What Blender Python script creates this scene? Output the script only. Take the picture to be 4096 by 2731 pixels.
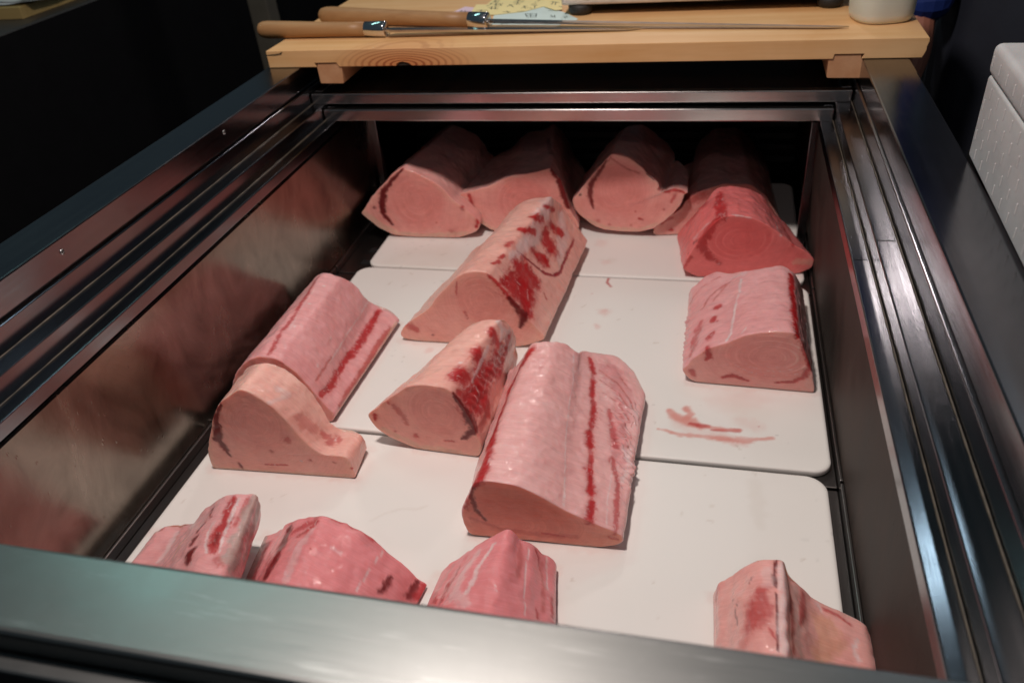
import bpy, bmesh, math, random
import numpy as np
from mathutils import Vector, Matrix

# ---------------------------------------------------------------- scene, camera, light
scene = bpy.context.scene
for o in list(bpy.data.objects): bpy.data.objects.remove(o)
col = scene.collection

cam_data = bpy.data.cameras.new('camera'); camera = bpy.data.objects.new('camera', cam_data); col.objects.link(camera)
camera.location = (0.238, -0.2568, 0.6907)
camera.rotation_euler = (math.radians(55.276), math.radians(4.553), math.radians(12.795))
cam_data.sensor_width = 36.0; cam_data.lens = 28.38; cam_data.clip_start = 0.02; cam_data.clip_end = 100
cam_data.dof.use_dof = True; cam_data.dof.focus_distance = 0.86; cam_data.dof.aperture_fstop = 6.3
scene.camera = camera

world = bpy.data.worlds.new('World'); scene.world = world; world.use_nodes = True
bg = world.node_tree.nodes['Background']; bg.inputs['Color'].default_value = (0.56, 0.82, 1.0, 1); bg.inputs['Strength'].default_value = 0.055

def area_lamp(name, loc, target, size, power, color, shape='DISK', size_y=None):
    d = bpy.data.lights.new(name, 'AREA'); d.shape = shape; d.size = size; d.energy = power; d.color = color
    if size_y: d.size_y = size_y
    o = bpy.data.objects.new(name, d); col.objects.link(o); o.location = loc
    o.rotation_euler = (Vector(target) - Vector(loc)).to_track_quat('-Z', 'Y').to_euler(); return o
key_lamp = area_lamp('market_lamp', (-0.12, 0.30, 1.55), (0.0, 0.6, 0.0), 0.16, 17.0, (1.0, 0.875, 0.81))
back_lamp = area_lamp('stall_lamp', (-0.15, 1.25, 2.1), (0.0, 0.8, 0.1), 0.25, 0.9, (1.0, 0.84, 0.72))
far_lamp = area_lamp('far_stall_lamp', (-0.1, 3.1, 1.85), (0.0, 0.6, 0.1), 0.22, 8.0, (1.0, 0.88, 0.84))
teal_fill = area_lamp('teal_fill_light', (-1.5, 1.7, 2.3), (0.0, 0.2, 0.2), 1.2, 5.0, (0.50, 1.0, 0.92), 'RECTANGLE', 0.15)  # unseen source added to put a teal tint on the front rail
front_fill = area_lamp('camera_side_fill', (0.25, -1.3, 1.75), (0.0, 0.6, 0.1), 0.25, 2.0, (1.0, 0.84, 0.80))  # added fill from the camera side, lifts the front cut faces
side_lamp = area_lamp('side_stall_lamp', (0.95, 1.52, 1.75), (0.2, 0.5, 0.1), 0.12, 0.9, (0.62, 0.86, 1.0))

scene.view_settings.view_transform = 'Standard'; scene.view_settings.look = 'None'
scene.view_settings.exposure = 0.0; scene.view_settings.gamma = 1.0; scene.view_settings.use_curve_mapping = False
scene.render.resolution_x = 1024; scene.render.resolution_y = 682
scene.cycles.use_denoising = True
scene.cycles.max_bounces = 8; scene.cycles.glossy_bounces = 5; scene.cycles.diffuse_bounces = 4
scene.cycles.sample_clamp_indirect = 6.0

# ---------------------------------------------------------------- shape and paint helpers (numpy)
def vnoise(p, seed=0.0):
    """smooth value noise in [-1,1] at points p (n,3)"""
    p = np.asarray(p, dtype=np.float64) + seed * np.array([17.13, 7.77, 3.31])
    i = np.floor(p); f = p - i; f = f * f * (3 - 2 * f)
    def h(ix, iy, iz):
        n = np.sin(ix * 127.1 + iy * 311.7 + iz * 74.7) * 43758.5453
        return n - np.floor(n)
    r = 0
    for dx in (0, 1):
        for dy in (0, 1):
            for dz in (0, 1):
                w = (f[:, 0] if dx else 1 - f[:, 0]) * (f[:, 1] if dy else 1 - f[:, 1]) * (f[:, 2] if dz else 1 - f[:, 2])
                r = r + w * h(i[:, 0] + dx, i[:, 1] + dy, i[:, 2] + dz)
    return r * 2 - 1

def fbm(p, scale, seed=0.0, octaves=3):
    a, s, r = 1.0, scale, 0
    for o in range(octaves):
        r = r + a * vnoise(p * s, seed + o * 5.1); a *= 0.5; s *= 2.1
    return r / 1.75

def ring_smooth(P, sig):
    """circular gaussian smoothing of a closed loop P (n,...) with sigma in samples"""
    n = int(sig * 3) + 1
    k = np.exp(-0.5 * (np.arange(-n, n + 1) / sig) ** 2); k /= k.sum()
    return sum(kk * np.roll(P, j, axis=0) for kk, j in zip(k, range(-n, n + 1)))

def loft(A, B, N, NT, sig=2.0, rim=0.0025, rings=26, centre=None, lump=0.0015, seed=0.0, bow=0.0, rough=0.0):
    """closed key loops A (near cut) and B (far cut) -> verts, faces, part id (0 side, 1 cut A, 2 cut B), s, t, rho"""
    A, B = np.asarray(A, float), np.asarray(B, float)
    K = len(A)
    seg = 0.5 * (np.linalg.norm(np.roll(A, -1, 0) - A, axis=1) + np.linalg.norm(np.roll(B, -1, 0) - B, axis=1))
    cum = np.concatenate([[0], np.cumsum(seg)]); u = np.linspace(0, cum[-1], N, endpoint=False)
    j = np.clip(np.searchsorted(cum, u, 'right') - 1, 0, K - 1); w = ((u - cum[j]) / seg[j])[:, None]
    key = j + w[:, 0]
    PA = ring_smooth(A[j] * (1 - w) + A[(j + 1) % K] * w, sig)
    PB = ring_smooth(B[j] * (1 - w) + B[(j + 1) % K] * w, sig)
    ca = PA.mean(0) if centre is None else np.asarray(centre, float)
    cb = PB.mean(0) + (ca - PA.mean(0)) * (np.ptp(PB[:, 2]) / max(np.ptp(PA[:, 2]), 1e-4))
    ax = (PB.mean(0) - PA.mean(0)); L = np.linalg.norm(ax); ax /= L
    V, S, T, RHO, PART = [], [], [], [], []
    def add(P, t, rho, part):
        V.append(P); S.append(key); T.append(np.full(N, t)); RHO.append(np.full(N, rho)); PART.append(np.full(N, part))
    # cut A rings (centre outwards), rounded rim, side, rounded rim, cut B rings
    inset = lambda P, c, d: P + (c - P) * (d / np.maximum(np.linalg.norm(c - P, axis=1), 1e-4))[:, None]
    rA = inset(PA, ca, rim); rB = inset(PB, cb, rim)
    for k in range(1, rings + 1):
        r = (k / rings) ** 0.8
        add(ca + (rA - ca) * r, 0.0, 1 - r, 1)
    for a in (0.3, 0.6):
        add(inset(PA, ca, rim * (1 - np.sin(a * np.pi / 2))) + ax * rim * (1 - np.cos(a * np.pi / 2)), 0.0, 0.0, 0)
    for k in range(NT):
        t = k / (NT - 1); tt = (rim + t * (L - 2 * rim)) / L
        P = PA * (1 - tt) + PB * tt
        if bow: P = P + np.array([0, 0, 1]) * bow * np.sin(np.pi * t) * (P[:, 2:3] > 0.01)
        add(P, t, 0.0, 0)
    for a in (0.6, 0.3):
        add(inset(PB, cb, rim * (1 - np.sin(a * np.pi / 2))) - ax * rim * (1 - np.cos(a * np.pi / 2)), 1.0, 0.0, 0)
    for k in range(10, 0, -1):
        r = k / 10; add(cb + (rB - cb) * r, 1.0, 1 - r, 2)
    R = len(V); V = np.concatenate(V); S = np.concatenate(S); T = np.concatenate(T); RHO = np.concatenate(RHO); PART = np.concatenate(PART)
    # displacement along grid normals, none at the floor
    G = V.reshape(R, N, 3)
    du = np.roll(G, -1, 1) - np.roll(G, 1, 1); dv = np.zeros_like(G); dv[1:-1] = G[2:] - G[:-2]; dv[0] = G[1] - G[0]; dv[-1] = G[-1] - G[-2]
    nr = np.cross(du, dv).reshape(-1, 3); nr /= np.maximum(np.linalg.norm(nr, axis=1), 1e-9)[:, None]
    up = np.clip((V[:, 2] - 0.004) / 0.02, 0, 1)
    d = lump * fbm(V, 28.0, seed) + (lump * 0.35 + rough) * fbm(V, 110.0, seed + 3, 2)
    d = np.where(PART == 0, d, d * 0.35) * up
    V = V + nr * d[:, None]
    V[:, 2] = np.maximum(V[:, 2], 0.0006)
    n0 = len(V)
    V = np.vstack([V, ca[None], cb[None]]); S = np.append(S, [0, 0]); T = np.append(T, [0, 1]); RHO = np.append(RHO, [1, 1]); PART = np.append(PART, [1, 2])
    i = np.arange(N); i2 = (i + 1) % N
    F = [np.stack([r * N + i, r * N + i2, (r + 1) * N + i2, (r + 1) * N + i], 1) for r in range(R - 1)]
    quads = np.concatenate(F)
    tris = np.concatenate([np.stack([np.full(N, n0), i2, i], 1), np.stack([np.full(N, n0 + 1), (R - 1) * N + i, (R - 1) * N + i2], 1)])
    return V, quads, tris, PART, S, T, RHO

def sstep(a, b, x):
    t = np.clip((x - a) / (b - a), 0, 1); return t * t * (3 - 2 * t)

def stroke_mask(V, pts, soft=0.5, warp=0.45, seed=0.0, nscale=None, fine=0.0):
    """how far vertices V lie inside a stroke; pts rows are x, y, z, half width in metres"""
    pts = np.asarray(pts, float)
    wmax = pts[:, 3].max()
    lo = pts[:, :3].min(0) - 2.2 * wmax; hi = pts[:, :3].max(0) + 2.2 * wmax
    idx = np.nonzero(np.all((V >= lo) & (V <= hi), 1))[0]
    out = np.zeros(len(V))
    if not len(idx): return out
    P = V[idx]; best = np.full(len(idx), 9.0)
    if len(pts) == 1:
        best = np.linalg.norm(P - pts[0, :3], axis=1) / pts[0, 3]
    for a, b in zip(pts[:-1], pts[1:]):
        ab = b[:3] - a[:3]; l2 = max(ab @ ab, 1e-12)
        h = np.clip(((P - a[:3]) @ ab) / l2, 0, 1)
        d = np.linalg.norm(P - a[:3] - h[:, None] * ab, axis=1) / (a[3] * (1 - h) + b[3] * h)
        best = np.minimum(best, d)
    ns = nscale or 0.9 / wmax
    best = best + warp * fbm(P, ns, seed, 3)
    if fine: best = best + fine * vnoise(P * np.array([240.0, 120.0, 240.0]), seed + 2) + fine * vnoise(P * 420.0, seed + 4)
    out[idx] = 1 - sstep(1 - soft, 1 + soft, best)
    return out

# ---------------------------------------------------------------- scene helpers
def tag(o, label=None, cat=None, group=None, kind=None):
    if label: o['label'] = label
    if cat: o['category'] = cat
    if group: o['group'] = group
    if kind: o['kind'] = kind
    return o

def empty(name, loc=(0, 0, 0), rz=0.0):
    o = bpy.data.objects.new(name, None); col.objects.link(o); o.location = loc; o.rotation_euler = (0, 0, rz); o.empty_display_size = 0.05
    return o

def link(name, me, mat, parent=None, smooth=False):
    o = bpy.data.objects.new(name, me); col.objects.link(o)
    if mat and not me.materials: me.materials.append(mat)
    if parent: o.parent = parent
    if smooth:
        for p in me.polygons: p.use_smooth = True
    return o

def from_bm(name, bm, mat, parent=None, smooth=False):
    bmesh.ops.recalc_face_normals(bm, faces=bm.faces)
    me = bpy.data.meshes.new(name); bm.to_mesh(me); bm.free()
    return link(name, me, mat, parent, smooth)

def box_bm(x0, x1, y0, y1, z0, z1, bevel=0.0, seg=2):
    bm = bmesh.new(); bmesh.ops.create_cube(bm, size=1.0)
    for v in bm.verts: v.co = ((x0 + x1) / 2 + v.co.x * (x1 - x0), (y0 + y1) / 2 + v.co.y * (y1 - y0), (z0 + z1) / 2 + v.co.z * (z1 - z0))
    if bevel: bmesh.ops.bevel(bm, geom=bm.edges[:], offset=bevel, segments=seg, affect='EDGES', profile=0.5)
    return bm

def box(name, x0, x1, y0, y1, z0, z1, mat, parent=None, bevel=0.0015, seg=2):
    return from_bm(name, box_bm(x0, x1, y0, y1, z0, z1, bevel, seg), mat, parent)

def rounded(pts, r, n=3):
    """round every corner of a closed 2D outline by r (or per-corner radii)"""
    out = []; K = len(pts)
    for i, p in enumerate(pts):
        p = np.array(p, float); a = np.array(pts[i - 1], float); b = np.array(pts[(i + 1) % K], float)
        ri = r[i] if isinstance(r, (list, tuple)) else r
        la, lb = np.linalg.norm(a - p), np.linalg.norm(b - p); d = min(ri, la * 0.45, lb * 0.45)
        if d <= 0: out.append(tuple(p)); continue
        s, e = p + (a - p) / la * d, p + (b - p) / lb * d
        for k in range(n + 1):
            t = k / n; out.append(tuple((1 - t) ** 2 * s + 2 * t * (1 - t) * p + t * t * e))
    return out

def prism(name, outline, axis, lo, hi, mat, parent=None, bevel=0.0):
    """extrude a closed 2D outline along axis ('x': (y,z), 'y': (x,z), 'z': (x,y))"""
    f = {'x': lambda u, v, w: (w, u, v), 'y': lambda u, v, w: (u, w, v), 'z': lambda u, v, w: (u, v, w)}[axis]
    bm = bmesh.new()
    a = [bm.verts.new(f(u, v, lo)) for u, v in outline]; b = [bm.verts.new(f(u, v, hi)) for u, v in outline]
    n = len(a)
    for i in range(n): bm.faces.new((a[i], a[(i + 1) % n], b[(i + 1) % n], b[i]))
    fa, fb = bm.faces.new(a), bm.faces.new(b)
    if bevel: bmesh.ops.bevel(bm, geom=list(set(fa.edges) | set(fb.edges)), offset=bevel, segments=2, affect='EDGES', profile=0.5)
    bmesh.ops.triangulate(bm, faces=[x for x in bm.faces if len(x.verts) > 4])
    return from_bm(name, bm, mat, parent)

def lathe(name, prof, p0, p1, mat, parent=None, n=28, squash=1.0):
    """surface of revolution from p0 to p1; prof rows (t in 0..1, radius)"""
    p0, p1 = Vector(p0), Vector(p1); ax = (p1 - p0).normalized(); L = (p1 - p0).length
    u = ax.cross(Vector((0, 0, 1)) if abs(ax.z) < 0.9 else Vector((1, 0, 0))).normalized(); w = ax.cross(u)
    bm = bmesh.new(); rows = []
    for t, r in prof:
        rows.append([bm.verts.new(p0 + ax * (L * t) + (u * math.cos(a) + w * math.sin(a) * squash) * r) for a in [2 * math.pi * k / n for k in range(n)]])
    for ra, rb in zip(rows[:-1], rows[1:]):
        for k in range(n): bm.faces.new((ra[k], ra[(k + 1) % n], rb[(k + 1) % n], rb[k]))
    bm.faces.new(rows[0]); bm.faces.new(rows[-1])
    return from_bm(name, bm, mat, parent, True)

def np_mesh(name, V, quads, tris=None):
    me = bpy.data.meshes.new(name); nq = len(quads); nt = 0 if tris is None else len(tris)
    me.vertices.add(len(V)); me.vertices.foreach_set('co', np.asarray(V, np.float32).ravel())
    loops = np.concatenate([np.asarray(quads).ravel()] + ([np.asarray(tris).ravel()] if nt else [])).astype(np.int32)
    me.loops.add(len(loops)); me.loops.foreach_set('vertex_index', loops)
    me.polygons.add(nq + nt)
    st = np.concatenate([np.arange(nq) * 4, nq * 4 + np.arange(nt) * 3]).astype(np.int32)
    me.polygons.foreach_set('loop_start', st)
    me.polygons.foreach_set('use_smooth', np.ones(nq + nt, dtype=bool))
    me.update(calc_edges=True); me.validate()
    return me

def set_colors(me, colors):
    a = me.color_attributes.new('Col', 'FLOAT_COLOR', 'POINT')
    a.data.foreach_set('color', np.concatenate([colors, np.ones((len(colors), 1))], 1).astype(np.float32).ravel())

# ---------------------------------------------------------------- materials
class N:
    def __init__(s, name):
        s.m = bpy.data.materials.new(name); s.m.use_nodes = True; s.t = s.m.node_tree; s.b = s.t.nodes['Principled BSDF']
    def n(s, typ, **kw):
        x = s.t.nodes.new(typ)
        for k, v in kw.items():
            if k in x.inputs: x.inputs[k].default_value = v
            else: setattr(x, k, v)
        return x
    def l(s, a, b): s.t.links.new(a, b)
    def set(s, **kw):
        for k, v in kw.items(): s.b.inputs[k.replace('_', ' ')].default_value = v
        return s
    def coord(s, scale=(1, 1, 1), rot=(0, 0, 0), which='Object'):
        c = s.n('ShaderNodeTexCoord'); m = s.n('ShaderNodeMapping'); m.inputs['Scale'].default_value = scale; m.inputs['Rotation'].default_value = rot
        s.l(c.outputs[which], m.inputs['Vector']); return m.outputs['Vector']
    def noise(s, scale, vec=None, detail=3.0, rough=0.55, distortion=0.0):
        x = s.n('ShaderNodeTexNoise', Scale=scale, Detail=detail, Roughness=rough, Distortion=distortion)
        if vec is not None: s.l(vec, x.inputs['Vector'])
        return x.outputs['Fac']
    def ramp(s, fac, stops):
        r = s.n('ShaderNodeValToRGB'); e = r.color_ramp.elements
        while len(e) < len(stops): e.new(0.5)
        for i, (p, c) in enumerate(stops):
            e[i].position = p; e[i].color = (c, c, c, 1) if isinstance(c, (int, float)) else (*c, 1)
        s.l(fac, r.inputs['Fac']); return r.outputs['Color']
    def mix(s, fac, a, b, mode='MIX'):
        x = s.n('ShaderNodeMix', data_type='RGBA', blend_type=mode)
        for i, v in ((0, fac), (6, a), (7, b)):
            if isinstance(v, bpy.types.NodeSocket): s.l(v, x.inputs[i])
            else: x.inputs[i].default_value = (*v, 1) if isinstance(v, tuple) and len(v) == 3 else v
        return x.outputs[2]
    def math(s, op, a, b=0.0):
        x = s.n('ShaderNodeMath', operation=op)
        for i, v in ((0, a), (1, b)):
            if isinstance(v, bpy.types.NodeSocket): s.l(v, x.inputs[i])
            else: x.inputs[i].default_value = v
        return x.outputs[0]
    def bump(s, h, strength=0.2, dist=0.001, prev=None):
        x = s.n('ShaderNodeBump', Strength=strength, Distance=dist); s.l(h, x.inputs['Height'])
        if prev is not None: s.l(prev, x.inputs['Normal'])
        s.l(x.outputs['Normal'], s.b.inputs['Normal']); return x.outputs['Normal']

def steel(name, color=(0.50, 0.49, 0.48), rough=0.24, grain=(3, 260, 260), scr=0.06, dirt=0.25, specks=False):
    """brushed stainless: stretched grain in the roughness and a faint relief, worn patches"""
    m = N(name).set(Metallic=1.0)
    g = m.noise(1.0, m.coord(grain), 4.0, 0.7)
    blot = m.noise(9.0, m.coord(), 4.0, 0.6, 0.6)
    c = m.mix(m.ramp(blot, [(0.35, 0.0), (0.75, dirt)]), color, tuple(c * 0.55 for c in color))
    if specks:                                                          # rust-brown specks and pale wipe scratches
        v = m.n('ShaderNodeTexVoronoi', Scale=26.0); m.l(m.coord((1, 1, 0.2)), v.inputs['Vector'])
        sp = m.math('MULTIPLY', m.ramp(v.outputs['Distance'], [(0.05, 1.0), (0.085, 0.0)]), m.ramp(v.outputs['Color'], [(0.70, 0.0), (0.74, 1.0)]))
        c = m.mix(m.math('MULTIPLY', sp, 0.7), c, (0.10, 0.075, 0.06))
        w = m.ramp(m.noise(1.0, m.coord((18, 170, 60), (0, 0, 0.55)), 3.0, 0.65, 0.3), [(0.60, 0.0), (0.72, 1.0)])
        c = m.mix(m.math('MULTIPLY', w, 0.35), c, tuple(min(1, x * 1.7) for x in color))
    m.l(c, m.b.inputs['Base Color'])
    r = m.math('ADD', m.math('MULTIPLY', m.ramp(g, [(0.3, 0.0), (0.7, 1.0)]), scr), m.math('MULTIPLY', blot, 0.14))
    m.l(m.math('ADD', r, rough - 0.10), m.b.inputs['Roughness'])
    sx = m.ramp(m.noise(1.0, m.coord((40, 900, 900), (0.3, 0.2, 0.6)), 2.0, 0.5), [(0.66, 0.0), (0.72, 1.0)])
    nb = m.bump(g, 0.03, 0.0003); m.bump(sx, 0.04, 0.0002, nb)
    return m.m

def wet_steel(name, lo, hi, r0, drops=0.5, metal=1.0, spec=0.3):
    """inner wall: dull steel with smears and standing droplets"""
    m = N(name).set(Metallic=metal, Specular_IOR_Level=spec)
    blot = m.noise(14.0, m.coord((1, 1, 0.6)), 5.0, 0.65, 0.8)
    m.l(m.ramp(blot, [(0.3, lo), (0.7, hi)]), m.b.inputs['Base Color'])
    m.l(m.math('ADD', m.math('MULTIPLY', blot, 0.24), r0), m.b.inputs['Roughness'])
    v = m.n('ShaderNodeTexVoronoi', Scale=130.0, Randomness=1.0, feature='F1'); m.l(m.coord((1, 1, 0.55)), v.inputs['Vector'])
    pick = m.ramp(v.outputs['Color'], [(0.62, 0.0), (0.66, 1.0)])
    drop = m.math('MULTIPLY', m.ramp(v.outputs['Distance'], [(0.06, 1.0), (0.20, 0.0)]), pick)
    nb = m.bump(m.noise(40.0, m.coord((1, 1, 0.25)), 4.0, 0.6), 0.10, 0.002)
    m.bump(drop, drops, 0.0008, nb)
    return m.m

def plain(name, color, rough=0.5, metallic=0.0, noise_amt=0.12, nscale=18.0, bump=0.0, bscale=120.0, **kw):
    m = N(name).set(Roughness=rough, Metallic=metallic, **kw)
    m.l(m.mix(m.ramp(m.noise(nscale, m.coord(), 4.0), [(0.3, 0.0), (0.7, 1.0)]), tuple(c * (1 - noise_amt) for c in color), tuple(min(1, c * (1 + noise_amt)) for c in color)), m.b.inputs['Base Color'])
    if bump: m.bump(m.noise(bscale, m.coord(), 3.0), bump, 0.001)
    return m.m

def pine(name, along=(2.2, 38, 38), knot=None, light=(0.79, 0.51, 0.26), dark=(0.66, 0.36, 0.14)):
    m = N(name).set(Roughness=0.5)
    v = m.coord(along); g = m.noise(1.0, v, 5.0, 0.6, 0.5)
    fine = m.noise(1.0, m.coord((along[0] * 6, along[1] * 7, along[2] * 7)), 2.0)
    c = m.mix(m.math('ADD', m.math('MULTIPLY', m.ramp(g, [(0.32, 0.0), (0.68, 1.0)]), 0.7), m.math('MULTIPLY', m.ramp(m.noise(5.0, m.coord(), 4.0, 0.6, 0.5), [(0.4, 0.0), (0.7, 1.0)]), 0.5)), light, dark)
    c = m.mix(m.math('MULTIPLY', fine, 0.25), c, tuple(x * 0.7 for x in dark))
    if knot:
        sep = m.n('ShaderNodeSeparateXYZ'); tc = m.n('ShaderNodeTexCoord'); m.l(tc.outputs['Object'], sep.inputs[0])
        dx = m.math('SUBTRACT', sep.outputs['X'], knot[0]); dz = m.math('SUBTRACT', sep.outputs['Z'], knot[1]); dy = m.math('MULTIPLY', m.math('SUBTRACT', sep.outputs['Y'], knot[2]), 0.35)
        r2 = m.math('ADD', m.math('MULTIPLY', m.math('MULTIPLY', dx, 0.30), m.math('MULTIPLY', dx, 0.30)), m.math('ADD', m.math('MULTIPLY', dz, dz), m.math('MULTIPLY', dy, dy)))
        r = m.math('POWER', r2, 0.5)
        wob = m.math('ADD', r, m.math('MULTIPLY', m.noise(14.0, m.coord((0.4, 1, 1)), 2.0), 0.010))
        ringv = m.math('SINE', m.math('MULTIPLY', wob, 1750.0))
        near = m.ramp(m.math('MULTIPLY', r, 22.0), [(0.05, 1.0), (0.85, 0.0)])
        c = m.mix(m.math('MULTIPLY', near, m.ramp(ringv, [(0.0, 0.12), (0.8, 1.0)])), m.mix(near, c, (0.62, 0.24, 0.08)), (0.24, 0.05, 0.012))
    m.l(c, m.b.inputs['Base Color']); m.bump(fine, 0.12, 0.0006)
    return m.m

MAT = {
    'rail': steel('brushed_rail', (0.21, 0.21, 0.225), 0.19, (220, 4.0, 220)),
    'front': steel('brushed_front', (0.25, 0.256, 0.252), 0.35, (14.0, 500, 500), 0.05, 0.45, specks=True),
    'wall': wet_steel('wet_wall', (0.15, 0.125, 0.105), (0.30, 0.255, 0.215), 0.12, 0.2), 'wall_r': wet_steel('darkened_wall_r', (0.030, 0.024, 0.021), (0.075, 0.060, 0.053), 0.45, 0.3, 0.3, 0.06),  # right wall: same steel painted darker to mute its reflection of the boards
    'pan': steel('dull_tray', (0.20, 0.185, 0.18), 0.34, (160, 3, 160)),
    'bar': steel('lid_bar', (0.60, 0.57, 0.56), 0.20, (3, 200, 200)),
    'lidpanel': plain('lid_panel', (0.035, 0.025, 0.022), 0.22),
    'dark_case': plain('case_shell', (0.010, 0.011, 0.013), 0.7, Specular_IOR_Level=0.2),
    'black': plain('black_void', (0.006, 0.006, 0.007), 0.6),
    'grille': plain('grille_paint', (0.05, 0.05, 0.05), 0.35),
    'seal': plain('sealant', (0.07, 0.055, 0.04), 0.5, nscale=60.0, noise_amt=0.5),
    'tape': steel('clear_tape', (0.205, 0.205, 0.22), 0.24, (200, 4, 200)),
    'pine': pine('pine_board', knot=(-0.2545, 0.331, 0.99)),
    'batten': pine('pine_batten', (38, 2.2, 38), None, (0.58, 0.33, 0.18), (0.46, 0.22, 0.10)),
    'oldpine': pine('old_pine', (2.2, 38, 38), None, (0.50, 0.37, 0.15), (0.40, 0.28, 0.10)),
    'handle': pine('handle_wood', (6, 60, 60), None, (0.42, 0.235, 0.10), (0.30, 0.145, 0.055)),
    'blade': steel('blade_steel', (0.62, 0.60, 0.58), 0.16, (2, 200, 200), 0.1, 0.3),
    'ferrule': steel('ferrule_steel', (0.70, 0.70, 0.72), 0.12, (200, 3, 3), 0.08, 0.1),
    'scale_body': plain('scale_metal', (0.60, 0.53, 0.47), 0.4, 0.2, 0.2, 30.0),
    'rubber': plain('black_rubber', (0.015, 0.013, 0.012), 0.6),
    'cup': plain('milky_plastic', (0.72, 0.64, 0.53), 0.4, 0.0, 0.06, 12.0, Subsurface_Weight=0.25),
    'foam': None, 'ground': plain('wet_floor', (0.008, 0.008, 0.009), 0.8, Specular_IOR_Level=0.1),
    'counter': plain('counter_panel', (0.005, 0.005, 0.006), 0.8, Specular_IOR_Level=0.1), 'counter_top': plain('counter_edge', (0.04, 0.036, 0.034), 0.4, 0.2),
    'post': plain('grey_post', (0.10, 0.09, 0.07), 0.6),
    'paper_w': plain('white_paper', (0.62, 0.60, 0.60), 0.7), 'paper_p': plain('pink_paper', (0.72, 0.55, 0.66), 0.75, noise_amt=0.04),
    'paper_y': plain('yellow_paper', (0.82, 0.70, 0.34), 0.75, noise_amt=0.04), 'paper_b': plain('blue_paper', (0.58, 0.70, 0.68), 0.75, noise_amt=0.04),
    'ink': plain('green_ink', (0.03, 0.06, 0.05), 0.6),
    'skin': plain('skin', (0.34, 0.13, 0.085), 0.5), 'apron': plain('navy_apron', (0.012, 0.015, 0.026), 0.7, bump=0.2), 'shirt': plain('blue_sleeve', (0.006, 0.026, 0.17), 0.7, bump=0.2),
    'hair': plain('black_hair', (0.012, 0.010, 0.010), 0.5), 'boots': plain('rubber_boots', (0.02, 0.02, 0.02), 0.5), 'eye': plain('eye_white', (0.6, 0.6, 0.58), 0.3),
    'screw': steel('screw_head', (0.45, 0.44, 0.43), 0.3),
    'crack': plain('wood_crack', (0.03, 0.02, 0.012), 0.8),
}
def foam_mat():
    m = N('foam_box').set(Roughness=0.6, Subsurface_Weight=0.1)
    v = m.n('ShaderNodeTexVoronoi', Scale=160.0); m.l(m.coord(), v.inputs['Vector'])
    m.l(m.mix(m.ramp(m.noise(20.0, m.coord(), 4.0), [(0.3, 0.0), (0.7, 1.0)]), (0.36, 0.355, 0.36), (0.44, 0.44, 0.445)), m.b.inputs['Base Color'])
    m.bump(v.outputs['Distance'], 0.15, 0.001); return m.m
MAT['foam'] = foam_mat()
MAT['foam_mark'] = plain('foam_ridge', (0.46, 0.45, 0.45), 0.6)

def fish_mat():
    m = N('swordfish_flesh').set(Subsurface_Weight=0.6, Subsurface_Scale=0.010, IOR=1.38, Specular_IOR_Level=0.35)
    m.b.inputs['Subsurface Radius'].default_value = (1.0, 0.35, 0.25)
    a = m.n('ShaderNodeAttribute', attribute_name='Col'); fa = m.n('ShaderNodeAttribute', attribute_name='Fib')
    mp = m.n('ShaderNodeMapping'); mp.inputs['Scale'].default_value = (160, 520, 1); m.l(fa.outputs['Vector'], mp.inputs['Vector'])
    fib = m.noise(1.0, mp.outputs['Vector'], 4.0, 0.65, 0.3)              # muscle grain
    g = m.noise(60.0, m.coord(), 4.0, 0.6); pore = m.noise(420.0, m.coord(), 2.0, 0.5)
    c = m.mix(1.0, a.outputs['Color'], m.ramp(fib, [(0.22, (0.93, 0.88, 0.88)), (0.55, (1.0, 1.0, 1.0)), (0.80, (1.05, 1.12, 1.13))]), 'MULTIPLY')
    m.l(m.mix(1.0, c, m.ramp(g, [(0.25, (0.96, 0.90, 0.90)), (0.75, (1.05, 1.09, 1.09))]), 'MULTIPLY'), m.b.inputs['Base Color'])
    m.l(m.math('ADD', m.math('MULTIPLY', g, 0.30), 0.22), m.b.inputs['Roughness'])
    lum = m.n('ShaderNodeRGBToBW'); m.l(a.outputs['Color'], lum.inputs[0])
    nb = m.bump(g, 0.35, 0.0020)
    nb = m.bump(lum.outputs[0], 0.5, 0.0035, nb)
    nb = m.bump(fib, 0.28, 0.0008, nb)
    m.bump(pore, 0.12, 0.0005, nb)
    wet = m.noise(1.0, m.coord((90, 170, 170), (0.2, 0.1, 0.7)), 3.0, 0.6, 0.4)
    cb = m.n('ShaderNodeBump', Strength=0.55, Distance=0.0022); m.l(wet, cb.inputs['Height']); m.l(cb.outputs['Normal'], m.b.inputs['Coat Normal'])
    m.set(Coat_Weight=0.6, Coat_Roughness=0.07, Coat_IOR=1.36)
    return m.m
MAT['fish'] = fish_mat()

def board_mat():
    m = N('white_plastic').set(IOR=1.45)
    a = m.n('ShaderNodeAttribute', attribute_name='Col')
    m.l(a.outputs['Color'], m.b.inputs['Base Color'])
    f = m.noise(420.0, m.coord(), 2.0)
    sc = m.noise(1.0, m.coord((30, 420, 1), (0, 0, 0.5)), 3.0, 0.7)
    m.l(m.math('ADD', m.math('MULTIPLY', sc, 0.2), 0.34), m.b.inputs['Roughness'])
    m.bump(f, 0.16, 0.0004)
    return m.m
MAT['plastic'] = board_mat()

# ---------------------------------------------------------------- setting
H = 0.328          # top of the case rail above the white boards
tag(box('floor', -4, 4, -3, 6, -0.56, -0.52, MAT['ground'], bevel=0), kind='structure')

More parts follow.
